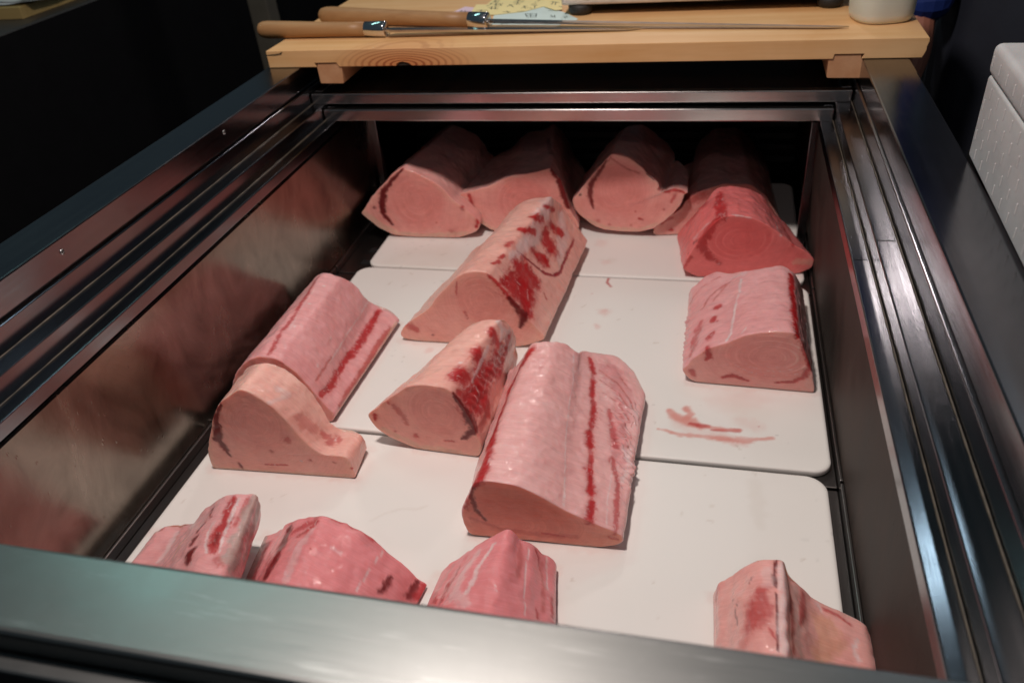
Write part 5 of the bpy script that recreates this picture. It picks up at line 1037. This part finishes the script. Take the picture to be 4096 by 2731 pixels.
# ---------------------------------------------------------------- sliding lids pushed under the wooden board
def lid(label, hw, y0, z0, z1):
    t = tag(empty('sliding_lid', (0, y0, z0)), label, 'lid', 'sliding lids of the case')
    o = box('front_bar', -hw, hw, 0, 0.016, 0, z1 - z0, MAT['bar'], t, bevel=0.0016, seg=3)
    box('lid_panel', -hw + 0.002, hw - 0.002, 0.0165, 0.38, 0.004, z1 - z0 - 0.004, MAT['lidpanel'], t, bevel=0.001)
    for s in (-1, 1): box('side_bar', *sorted((s * hw, s * (hw - 0.014))), 0.0165, 0.38, z1 - z0 - 0.0035, z1 - z0, MAT['bar'], t, bevel=0.0006)
lid('upper sliding steel lid just below the wooden board', 0.4330, 0.996, H - 0.0638, 0.2815)
lid('lower sliding steel lid, the one right above the back row of fish', 0.4095, 0.984, H - 0.0888, 0.2582)

# ---------------------------------------------------------------- wooden board on battens
WT = 0.356
wood = tag(empty('wooden_board', (0, 1.2, H)), 'thick pale pine board on two dovetailed battens across the back of the case', 'wooden board')
def wpart(o, p=None):
    o.parent = p or wood
    if p is None: o.matrix_parent_inverse = Matrix.Translation((0, -1.2, -H))
    return o
z0 = H + 0.0006
kx = -0.2545
knot = [(kx + dx, z0 + dz) for dx, dz in ((-0.013, 0), (-0.0125, 0.004), (-0.007, 0.0068), (0, 0.0075), (0.007, 0.0055), (0.013, 0.002), (0.015, 0))]
outline = [(-0.494, z0), (-0.4085, z0), (-0.4115, z0 + 0.0078), (-0.3705, z0 + 0.0078), (-0.3680, z0)] + knot + [(0.3985, z0), (0.3985, z0 + 0.0078), (0.4405, z0 + 0.0078), (0.4365, z0), (0.5155, z0), (0.5175, z0 + 0.006), (0.5195, z0 + 0.011), (0.5180, z0 + 0.0150), (0.5212, z0 + 0.022), (0.5208, WT - 0.0012), (0.5195, WT), (-0.4930, WT), (-0.4942, WT - 0.0015)]
wpart(prism('plank', outline, 'y', 0.990, 1.52, MAT['pine'], bevel=0.0007))
for xs in ((-0.4075, -0.3640, -0.4055, -0.3695), (0.3935, 0.4425, 0.4000, 0.4350)):
    x0, x1, d0, d1 = xs
    o = [(x0, H - 0.0270), (x1 - 0.002, H - 0.0275), (x1, H - 0.0002), (d1, H - 0.0002), (d1 + 0.0012, z0 + 0.0052), (d0 - 0.0012, z0 + 0.0052), (d0, H - 0.0002), (x0 - 0.001, H - 0.0002)]
    wpart(prism('batten', rounded(o, [0.002, 0.002, 0, 0, 0, 0, 0, 0]), 'y', 0.992, 1.50, MAT['batten'], bevel=0.0006))
bm = bmesh.new()
cr = [(-0.4938, 0.3500), (-0.478, 0.3508), (-0.470, 0.3518), (-0.464, 0.3545), (-0.4665, 0.3512), (-0.478, 0.3498)]
wpart(prism('split', cr, 'y', 0.9888, 0.9905, MAT['crack']))
wpart(prism('knot', rounded([(kx - 0.012, z0 + 0.0002), (kx - 0.009, z0 + 0.004), (kx, z0 + 0.0066), (kx + 0.008, z0 + 0.0042), (kx + 0.013, z0 + 0.0002)], 0.001), 'y', 0.9925, 1.515, MAT['crack']))

# ---------------------------------------------------------------- long knives
def knife(label, butt, neck, fend, tip, wb, z_heel, side, rr):
    t = tag(empty('long_knife', butt), label, 'knife', 'long knives on the wooden board')
    B = Vector(butt); loc = lambda p: Vector(p) - B
    lathe('handle', [(0, 0.0), (0.006, rr * 0.55), (0.02, rr * 0.82), (0.05, rr * 0.98), (0.10, rr * 1.03), (0.3, rr * 0.97), (0.6, rr * 0.86), (0.85, rr * 0.82), (1, rr * 0.83)], (0, 0, 0), loc(neck), MAT['handle'], t)
    lathe('ferrule', [(0, rr * 0.80), (0.02, rr * 0.88), (0.96, rr * 0.90), (1, rr * 0.86)], loc(neck), loc(fend), MAT['ferrule'], t)
    F, E = loc(fend), loc(tip); ax = (E - F); L = ax.length; ax.normalize(); w = Vector((0, 0, 1)).cross(ax).normalized() * side; up = ax.cross(w) * side
    bm = bmesh.new(); rows = []
    for k in range(41):
        s = k / 40; c = F + ax * (L * s)
        hw = wb * (0.55 if s < 0.015 else 1.0) * (1 - 0.45 * s) * (1 - max(0, (s - 0.93) / 0.07) ** 2 * 0.96); th = 0.0042 * (1 - 0.55 * s)
        pts = [(-hw, -th * 0.5), (-hw, th * 0.5), (0.15 * hw, th * 0.5), (hw, -th * 0.40), (hw, -th * 0.5)]
        rows.append([bm.verts.new(c + w * a + up * b) for a, b in pts])
    for a, b in zip(rows[:-1], rows[1:]):
        for q in range(5): bm.faces.new((a[q], a[(q + 1) % 5], b[(q + 1) % 5], b[q]))
    bm.faces.new(rows[0]); bm.faces.new(rows[-1])
    from_bm('blade', bm, MAT['blade'], t)
knife('long fish knife whose handle overhangs the left end of the wooden board', (-0.545, 1.072, WT + 0.0145), (-0.342, 1.064, WT + 0.0128), (-0.3045, 1.0625, WT + 0.0126), (0.1175, 1.068, WT + 0.0022), 0.0150, 0, 1, 0.0142)
knife('longer fish knife lying behind, its tip pointing at the white container', (-0.4695, 1.164, WT + 0.0150), (-0.1715, 1.107, WT + 0.0130), (-0.1380, 1.1006, WT + 0.0128), (0.421, 1.046, WT + 0.0026), 0.0115, 0, 1, 0.0146)

# ---------------------------------------------------------------- paper notes with handwriting
def note(label, mat, poly, z, strokes, curl=0.0):
    c = np.mean(np.array(poly), 0)
    o = prism('paper_note', [(x - c[0], y - c[1]) for x, y in poly], 'z', 0.0, 0.0003, mat); o.location = (c[0], c[1], z); tag(o, label, 'paper note', 'paper notes on the wooden board')
    for pts, w in strokes:
        bm = bmesh.new()
        for (xa, ya), (xb, yb) in zip(pts[:-1], pts[1:]):
            d = np.array([xb - xa, yb - ya]); l = np.linalg.norm(d); d = d / max(l, 1e-6) * 1; nn = np.array([-d[1], d[0]]) * w; e = d * w * 0.8
            vs = [bm.verts.new((xx - c[0], yy - c[1], 0.0006)) for xx, yy in ((xa - e[0] + nn[0], ya - e[1] + nn[1]), (xb + e[0] + nn[0], yb + e[1] + nn[1]), (xb + e[0] - nn[0], yb + e[1] - nn[1]), (xa - e[0] - nn[0], ya - e[1] - nn[1]))]
            bm.faces.new(vs)
        from_bm('handwriting', bm, MAT['ink'], o)
note('pale blue paper note with a boxed character, under the longer blade', MAT['paper_b'], [[-0.1385, 1.1213], [-0.151, 1.1933], [-0.1001, 1.2138], [-0.0663, 1.2476], [-0.0552, 1.2462], [-0.0399, 1.2064], [-0.0291, 1.1972], [-0.0171, 1.1068]], WT + 0.0004, [([[-0.0936, 1.1892], [-0.0732, 1.1868]], 0.0008), ([[-0.0936, 1.1892], [-0.0858, 1.1652]], 0.0008), ([[-0.0732, 1.1868], [-0.0698, 1.1634]], 0.0008), ([[-0.0896, 1.1769], [-0.0714, 1.1748]], 0.0008), ([[-0.0858, 1.1652], [-0.0698, 1.1634]], 0.0008), ([[-0.084, 1.1881], [-0.0791, 1.1645]], 0.0008), ([[-0.0457, 1.1734], [-0.0393, 1.1601]], 0.0008), ([[-0.0391, 1.1726], [-0.0356, 1.1571]], 0.0008), ([[-0.0433, 1.1605], [-0.0359, 1.1622]], 0.0008), ([[-0.0562, 1.2084], [-0.0475, 1.2047]], 0.0008), ([[-0.1256, 1.1273], [-0.1104, 1.1233]], 0.0008), ([[-0.1209, 1.1292], [-0.1198, 1.1194]], 0.0008), ([[-0.0737, 1.1196], [-0.0716, 1.1218]], 0.0008)])
note('small blue paper corner poking out beside the scale foot', MAT['paper_b'], [[-0.0235, 1.1289], [-0.0304, 1.1974], [-0.0206, 1.1859], [0.0066, 1.1441], [-0.0028, 1.1171]], WT + 0.0002, [([[-0.0202, 1.1604], [-0.0162, 1.1525]], 0.0008), ([[-0.0171, 1.1651], [-0.0145, 1.1573]], 0.0008)])
note('pink paper note half hidden behind the longer knife handle', MAT['paper_p'], [[-0.2371, 1.2124], [-0.2228, 1.2594], [-0.1997, 1.248], [-0.1834, 1.197]], WT + 0.0002, [([[-0.2232, 1.2205], [-0.2198, 1.2283], [-0.2187, 1.2145]], 0.0008), ([[-0.2168, 1.2225], [-0.2051, 1.2211]], 0.0008), ([[-0.214, 1.2276], [-0.2085, 1.2106]], 0.0008)])
note('yellow paper note covered in handwriting beside the scale', MAT['paper_y'], [[-0.1978, 1.2094], [-0.2037, 1.2684], [-0.183, 1.2657], [-0.181, 1.3092], [-0.17, 1.34], [-0.06, 1.33], [-0.0666, 1.2931], [-0.0675, 1.2395], [-0.098, 1.2039], [-0.149, 1.1852], [-0.1948, 1.1983]], WT + 0.0012, [([[-0.1787, 1.297], [-0.166, 1.2982]], 0.0008), ([[-0.1735, 1.3022], [-0.1727, 1.2816], [-0.1632, 1.2774]], 0.0008), ([[-0.1764, 1.2792], [-0.1646, 1.2892]], 0.0008), ([[-0.18, 1.2539], [-0.1735, 1.2673], [-0.1779, 1.2736]], 0.0008), ([[-0.1705, 1.2669], [-0.1522, 1.2673]], 0.0008), ([[-0.1661, 1.272], [-0.1626, 1.2517]], 0.0008), ([[-0.1669, 1.2579], [-0.1517, 1.2531], [-0.1567, 1.2622]], 0.0008), ([[-0.1742, 1.242], [-0.1547, 1.2423]], 0.0008), ([[-0.1691, 1.2331], [-0.1527, 1.2283]], 0.0008), ([[-0.1684, 1.2469], [-0.1649, 1.2271]], 0.0008), ([[-0.1607, 1.2442], [-0.1573, 1.2272]], 0.0008), ([[-0.135, 1.2939], [-0.1169, 1.2856]], 0.0008), ([[-0.1282, 1.2988], [-0.1273, 1.2754]], 0.0008), ([[-0.1346, 1.2764], [-0.1164, 1.2768]], 0.0008), ([[-0.1252, 1.2723], [-0.1249, 1.2581]], 0.0008), ([[-0.1305, 1.2645], [-0.1184, 1.26]], 0.0008), ([[-0.1396, 1.2432], [-0.1351, 1.2538], [-0.1261, 1.2387]], 0.0008), ([[-0.1386, 1.257], [-0.1308, 1.2532]], 0.0008), ([[-0.0946, 1.29], [-0.0809, 1.2881]], 0.0008), ([[-0.0874, 1.289], [-0.089, 1.276]], 0.0008), ([[-0.0928, 1.2708], [-0.0908, 1.2677]], 0.0008), ([[-0.0955, 1.257], [-0.0871, 1.2559]], 0.0008), ([[-0.0952, 1.2486], [-0.0834, 1.2443]], 0.0008), ([[-0.0933, 1.2264], [-0.0886, 1.2231]], 0.0008), ([[-0.087, 1.242], [-0.085, 1.2253]], 0.0008), ([[-0.1087, 1.2283], [-0.1025, 1.244]], 0.0008), ([[-0.1081, 1.2447], [-0.1011, 1.2246]], 0.0008), ([[-0.0989, 1.2271], [-0.0967, 1.2295]], 0.0008), ([[-0.19, 1.222], [-0.1699, 1.2195]], 0.0008), ([[-0.1842, 1.2104], [-0.1678, 1.2058]], 0.0008), ([[-0.1821, 1.2237], [-0.1792, 1.2072]], 0.0008), ([[-0.1375, 1.2049], [-0.1229, 1.2005]], 0.0008), ([[-0.1318, 1.2095], [-0.1264, 1.1983]], 0.0008), ([[-0.1116, 1.2045], [-0.0998, 1.2057]], 0.0008)])
note('folded yellow paper slip against the left edge of the scale', MAT['paper_y'], [[-0.0686, 1.2314], [-0.0654, 1.2871], [-0.06, 1.32], [-0.035, 1.32], [-0.048, 1.2905], [-0.0308, 1.2053], [-0.043, 1.2015]], WT + 0.0022, [([[-0.0616, 1.2666], [-0.0461, 1.2561]], 0.0008), ([[-0.0569, 1.2631], [-0.0574, 1.2437]], 0.0008), ([[-0.0522, 1.2597], [-0.05, 1.24]], 0.0008), ([[-0.0411, 1.228], [-0.0347, 1.2218]], 0.0008)])


# ---------------------------------------------------------------- weighing scale, container, foam box
sc = tag(empty('weighing_scale', (0.2, 1.3, WT)), 'grey metal weighing scale on black feet on the wooden board', 'scale')
box('platform', -0.225, 0.235, -0.135, 0.17, 0.0175, 0.0600, MAT['scale_body'], sc, bevel=0.004)
box('base', -0.20, 0.21, -0.11, 0.15, 0.012, 0.0172, MAT['rubber'], sc, bevel=0.001)
for x in (-0.195, 0.206):
    for y in (-0.117, 0.14): lathe('foot', [(0, 0.016), (0.3, 0.020), (0.8, 0.021), (1, 0.018)], (x, y, 0.0003), (x, y, 0.0172), MAT['rubber'], sc, n=20)
def container():
    t = tag(empty('plastic_container', (0.470, 1.100, WT + 0.0003)), 'squat milky white plastic container at the right end of the wooden board', 'container')
    def ring(bm, r, z, n=48): return [bm.verts.new((0.0435 * r * math.copysign(abs(math.cos(a)) ** 0.72, math.cos(a)), 0.0430 * r * math.copysign(abs(math.sin(a)) ** 0.72, math.sin(a)), z)) for a in [2 * math.pi * k / n for k in range(n)]]
    bm = bmesh.new(); rows = [ring(bm, r, z) for r, z in ((0.80, 0.0), (0.90, 0.0012), (0.955, 0.005), (0.985, 0.012), (1.0, 0.03), (1.01, 0.07), (1.02, 0.12), (0.99, 0.12), (0.98, 0.07), (0.965, 0.012))]
    for a, b in zip(rows[:-1], rows[1:]):
        for k in range(48): bm.faces.new((a[k], a[(k + 1) % 48], b[(k + 1) % 48], b[k]))
    bm.faces.new(rows[0]); bm.faces.new(rows[-1]); from_bm('body', bm, MAT['cup'], t, True)
    bm = bmesh.new(); rows = [ring(bm, r, z) for r, z in ((1.05, 0.1205), (1.06, 0.124), (1.05, 0.132), (0.9, 0.134))]
    for a, b in zip(rows[:-1], rows[1:]):
        for k in range(48): bm.faces.new((a[k], a[(k + 1) % 48], b[(k + 1) % 48], b[k]))
    bm.faces.new(rows[0]); bm.faces.new(rows[-1]); from_bm('lid', bm, MAT['cup'], t, True)
    t.rotation_euler = (0, 0, 0.25)
container()

def foam_box():
    t = tag(empty('foam_box', (0.5005, 0.635, H + 0.0015), math.radians(-2.0)), 'white polystyrene box with lid standing beside the right rail', 'foam box')
    # local: +x away from the case, -y towards the viewer
    for name, z0, z1, dx in (('body', 0.0, 0.0856, 0.0), ('lid', 0.0858, 0.1165, 0.0012)):
        from_bm(name, box_bm(-dx, 0.34, -0.52, dx, z0, z1, 0.007 if name == 'lid' else 0.004, 4), MAT['foam'], t, True)
    rnd = random.Random(5)
    for z, off in ((0.101, 0), (0.074, .5), (0.0585, 0), (0.043, .5), (0.0275, 0), (0.012, .5)):
        for k in range(16):
            y = -0.012 - (k + off) * 0.029; dx = -0.0012 if z > 0.085 else 0.0
            bm = bmesh.new(); h = 0.0054; w = 0.0013
            vs = [bm.verts.new((dx + a, y + b, z + c)) for a, b, c in ((-0.0001, -w, -h), (-0.0001, w, -h), (-0.0001, w, h), (-0.0001, -w, h), (-0.0008, -w * 0.4, -h * 0.8), (-0.0008, w * 0.4, -h * 0.8), (-0.0008, w * 0.4, h * 0.8), (-0.0008, -w * 0.4, h * 0.8))]
            for q in range(4): bm.faces.new((vs[q], vs[(q + 1) % 4], vs[4 + (q + 1) % 4], vs[4 + q]))
            bm.faces.new(vs[4:]); from_bm('moulded_rib', bm, MAT['foam_mark'], t)
foam_box()
tag(box('side_table', 0.506, 1.15, -0.05, 0.66, -0.51, H + 0.0005, MAT['counter'], bevel=0.003), 'dark side table carrying the polystyrene box', 'table')

# ---------------------------------------------------------------- neighbouring counter, post
ct = tag(empty('counter', (-1.8, 1.5, -0.52)), 'dark counter across the aisle on the left', 'counter')
box('side_panel', 0.52, 0.512, -2.5, 1.6, 0.0, 0.845, MAT['counter'], ct, bevel=0.0)
box('counter_top', -0.5, 0.519, -2.5, 1.6, 0.815, 0.848, MAT['counter_top'], ct, bevel=0.006)
lb = tag(box('wooden_board', -0.30, 0.0, 0.0, 0.32, 0.0, 0.0262, MAT['oldpine'], bevel=0.001), 'small yellowish wooden board on the dark counter across the aisle', 'wooden board'); lb.location = (-1.337, 1.4045, H + 0.0005)
for i, (dx, dy, a) in enumerate(((-0.07, 0.14, 0.05), (-0.09, 0.16, 0.25))):
    bm = bmesh.new(); g = [[bm.verts.new((-0.09 + 0.18 * u / 8, -0.12 + 0.24 * v / 8, 0.0006 + 0.006 * max(0, (4 - v) / 4) ** 2 * (1 + 0.5 * math.sin(u)) )) for u in range(9)] for v in range(9)]
    for u in range(8):
        for v in range(8): bm.faces.new((g[v][u], g[v][u + 1], g[v + 1][u + 1], g[v + 1][u]))
    o = from_bm('paper_sheet', bm, MAT['paper_w'], None, True); o.location = (-1.337 + dx, 1.4045 + dy - 0.01, H + 0.027 + i * 0.001); o.rotation_euler = (0, 0, a)
    tag(o, ('flat white paper sheet lying directly on the small yellowish board', 'white paper sheet lying crooked on top of the other sheet')[i], 'paper', 'white papers on the far counter')
pt = tag(empty('support_post', (-1.06, 2.0, -0.52)), 'plain grey upright post standing behind the wooden board', 'post')
box('shaft', -0.0305, 0.0305, -0.03, 0.03, 0.012, 1.9, MAT['post'], pt, bevel=0.004); box('foot_plate', -0.06, 0.06, -0.06, 0.06, 0.0, 0.0118, MAT['post'], pt, bevel=0.003)

# ---------------------------------------------------------------- person behind the case
def skin_mesh(name, verts, edges, radii, mat, parent, sub=2, root=0):
    me = bpy.data.meshes.new(name); me.from_pydata(verts, edges, []); o = link(name, me, mat, parent)
    o.modifiers.new('skin', 'SKIN'); me.skin_vertices.new(name='') if not me.skin_vertices else None
    for v, r in zip(me.skin_vertices[0].data, radii): v.radius = r if isinstance(r, tuple) else (r, r); v.use_root = False
    me.skin_vertices[0].data[root].use_root = True
    s = o.modifiers.new('sub', 'SUBSURF'); s.levels = sub; s.render_levels = sub
    return o

def person():
    v = [(0, 0, 0.92), (0, 0, 1.08), (0, 0, 1.26), (0, -0.005, 1.40), (0, -0.015, 1.47), (0, -0.03, 1.54), (0, -0.035, 1.61), (0, -0.03, 1.66)]
    r = [(0.150, 0.105), (0.135, 0.095), (0.150, 0.105), (0.062, 0.060), (0.055, 0.058), (0.072, 0.085), (0.075, 0.092), (0.045, 0.06)]
    e = [(0, 1), (1, 2), (2, 3), (3, 4), (4, 5), (5, 6), (6, 7)]
    def chain(start, pts):
        a = start
        for p, q in pts:
            v.append(p); r.append(q); e.append((a, len(v) - 1)); a = len(v) - 1
        return a
    for s in (-1, 1):
        chain(0, [((s * 0.095, 0, 0.86), 0.085), ((s * 0.105, -0.01, 0.50), 0.058), ((s * 0.11, 0.02, 0.10), 0.040), ((s * 0.11, -0.02, 0.045), 0.040), ((s * 0.115, -0.15, 0.03), 0.028)])
    for s in (-1, 1):
        if s < 0: el, wr, hd = (-0.240, 0.05, 1.10), (-0.222, -0.105, 0.755), (-0.246, -0.12, 0.690)
        else: el, wr, hd = (0.225, 0.02, 1.09), (0.215, -0.08, 0.84), (0.21, -0.10, 0.78)
        h = chain(2, [((s * 0.165, 0, 1.36), 0.062), ((s * 0.19, -0.01, 1.24), 0.048), (el, 0.040), (wr, 0.027), (hd, (0.036, 0.018))])
        for k in range(4):
            o = (k - 1.5) * 0.017; L = (0.035, 0.042, 0.039, 0.030)[k]
            chain(h, [((hd[0] + o * 0.5, hd[1] + o * 0.8 - 0.012, hd[2] - 0.035), 0.0095), ((hd[0] + o * 0.5, hd[1] + o * 0.9 - 0.020, hd[2] - 0.035 - L), 0.0085), ((hd[0] + o * 0.5 + s * 0.004, hd[1] + o * 0.9 - 0.010, hd[2] - 0.055 - L), 0.0075)])
        chain(h, [((hd[0] - s * 0.004, hd[1] - 0.040, hd[2] + 0.004), 0.011), ((hd[0] - s * 0.01, hd[1] - 0.055, hd[2] - 0.03), 0.009)])
    body = skin_mesh('person', v, e, r, MAT['skin'], None)
    body.location = (0.80, 1.42, -0.52)
    tag(body, 'person in blue sleeves and dark navy apron standing past the right rail', 'person')
    # shirt with sleeves, apron, trousers, boots, hair and face
    sv = [(0, 0, 0.98), (0, 0, 1.10), (0, 0, 1.27), (0, 0, 1.385)]; sr = [(0.158, 0.112), (0.150, 0.106), (0.163, 0.116), (0.082, 0.075)]; se = [(0, 1), (1, 2), (2, 3)]
    for s, el, cu in ((-1, (-0.240, 0.05, 1.10), (-0.212, -0.090, 0.800)), (1, (0.225, 0.02, 1.09), (0.217, -0.065, 0.88))):
        a = 2
        for p, q in (((s * 0.170, 0, 1.355), 0.076), ((s * 0.195, -0.01, 1.24), 0.064), (el, 0.060), (cu, 0.052)):
            sv.append(p); sr.append(q); se.append((a, len(sv) - 1)); a = len(sv) - 1
    skin_mesh('shirt', sv, se, sr, MAT['shirt'], body)
    tv = [(0, 0, 0.99), (0, 0, 0.90)]; tr = [(0.158, 0.112), (0.160, 0.115)]; te = [(0, 1)]
    for s in (-1, 1):
        a = 1
        for p, q in (((s * 0.098, 0, 0.80), 0.094), ((s * 0.107, -0.01, 0.50), 0.072), ((s * 0.112, 0.015, 0.24), 0.062)):
            tv.append(p); tr.append(q); te.append((a, len(tv) - 1)); a = len(tv) - 1
    skin_mesh('trousers', tv, te, tr, MAT['apron'], body)
    for s in (-1, 1):
        skin_mesh('boot', [(s * 0.112, 0.015, 0.30), (s * 0.112, 0.02, 0.12), (s * 0.112, 0.0, 0.055), (s * 0.117, -0.15, 0.045)], [(0, 1), (1, 2), (2, 3)], [0.070, 0.060, 0.054, 0.044], MAT['boots'], body)
    bm = bmesh.new(); rows = []
    for k in range(15):
        z = 1.30 - k * 0.063; w = 1.0 if z < 1.08 else 0.55 + 0.45 * (1.30 - z) / 0.22; row = []
        for j in range(17):
            a = (-1.35 + 2.7 * j / 16) * w
            rad = 0.178 + 0.010 * math.sin(j * 1.9 + k * 0.4) * min(1, k / 6) + 0.03 * max(0, 1.0 - z) * 0.6
            row.append(bm.verts.new((rad * math.sin(a), -rad * 0.82 * math.cos(a), z)))
        rows.append(row)
    for a, b in zip(rows[:-1], rows[1:]):
        for j in range(16): bm.faces.new((a[j], a[j + 1], b[j + 1], b[j]))
    ap = from_bm('apron', bm, MAT['apron'], body, True); so = ap.modifiers.new('solid', 'SOLIDIFY'); so.thickness = 0.003
    hb = bmesh.new(); bmesh.ops.create_uvsphere(hb, u_segments=20, v_segments=14, radius=1.0)
    for q in hb.verts:
        q.co = (q.co.x * 0.086, q.co.y * 0.104 - 0.022, q.co.z * 0.105 + 1.605)
    bmesh.ops.delete(hb, geom=[q for q in hb.verts if q.co.z < 1.60 and q.co.y < -0.02 or q.co.z < 1.53], context='VERTS')
    from_bm('hair', hb, MAT['hair'], body, True)
    lathe('nose', [(0, 0.006), (0.5, 0.012), (1, 0.008)], (0, -0.112, 1.600), (0, -0.124, 1.565), MAT['skin'], body, 12)
    for s in (-1, 1):
        lathe('eye', [(0, 0.002), (0.4, 0.010), (0.8, 0.007), (1, 0.001)], (s * 0.031, -0.100, 1.598), (s * 0.031, -0.118, 1.598), MAT['eye'], body, 12)
        lathe('ear', [(0, 0.004), (0.4, 0.020), (0.8, 0.016), (1, 0.002)], (s * 0.070, -0.03, 1.585), (s * 0.090, -0.02, 1.585), MAT['skin'], body, 12)
    box('mouth', -0.022, 0.022, -0.121, -0.113, 1.532, 1.540, MAT['skin'], body, bevel=0.002)
person()
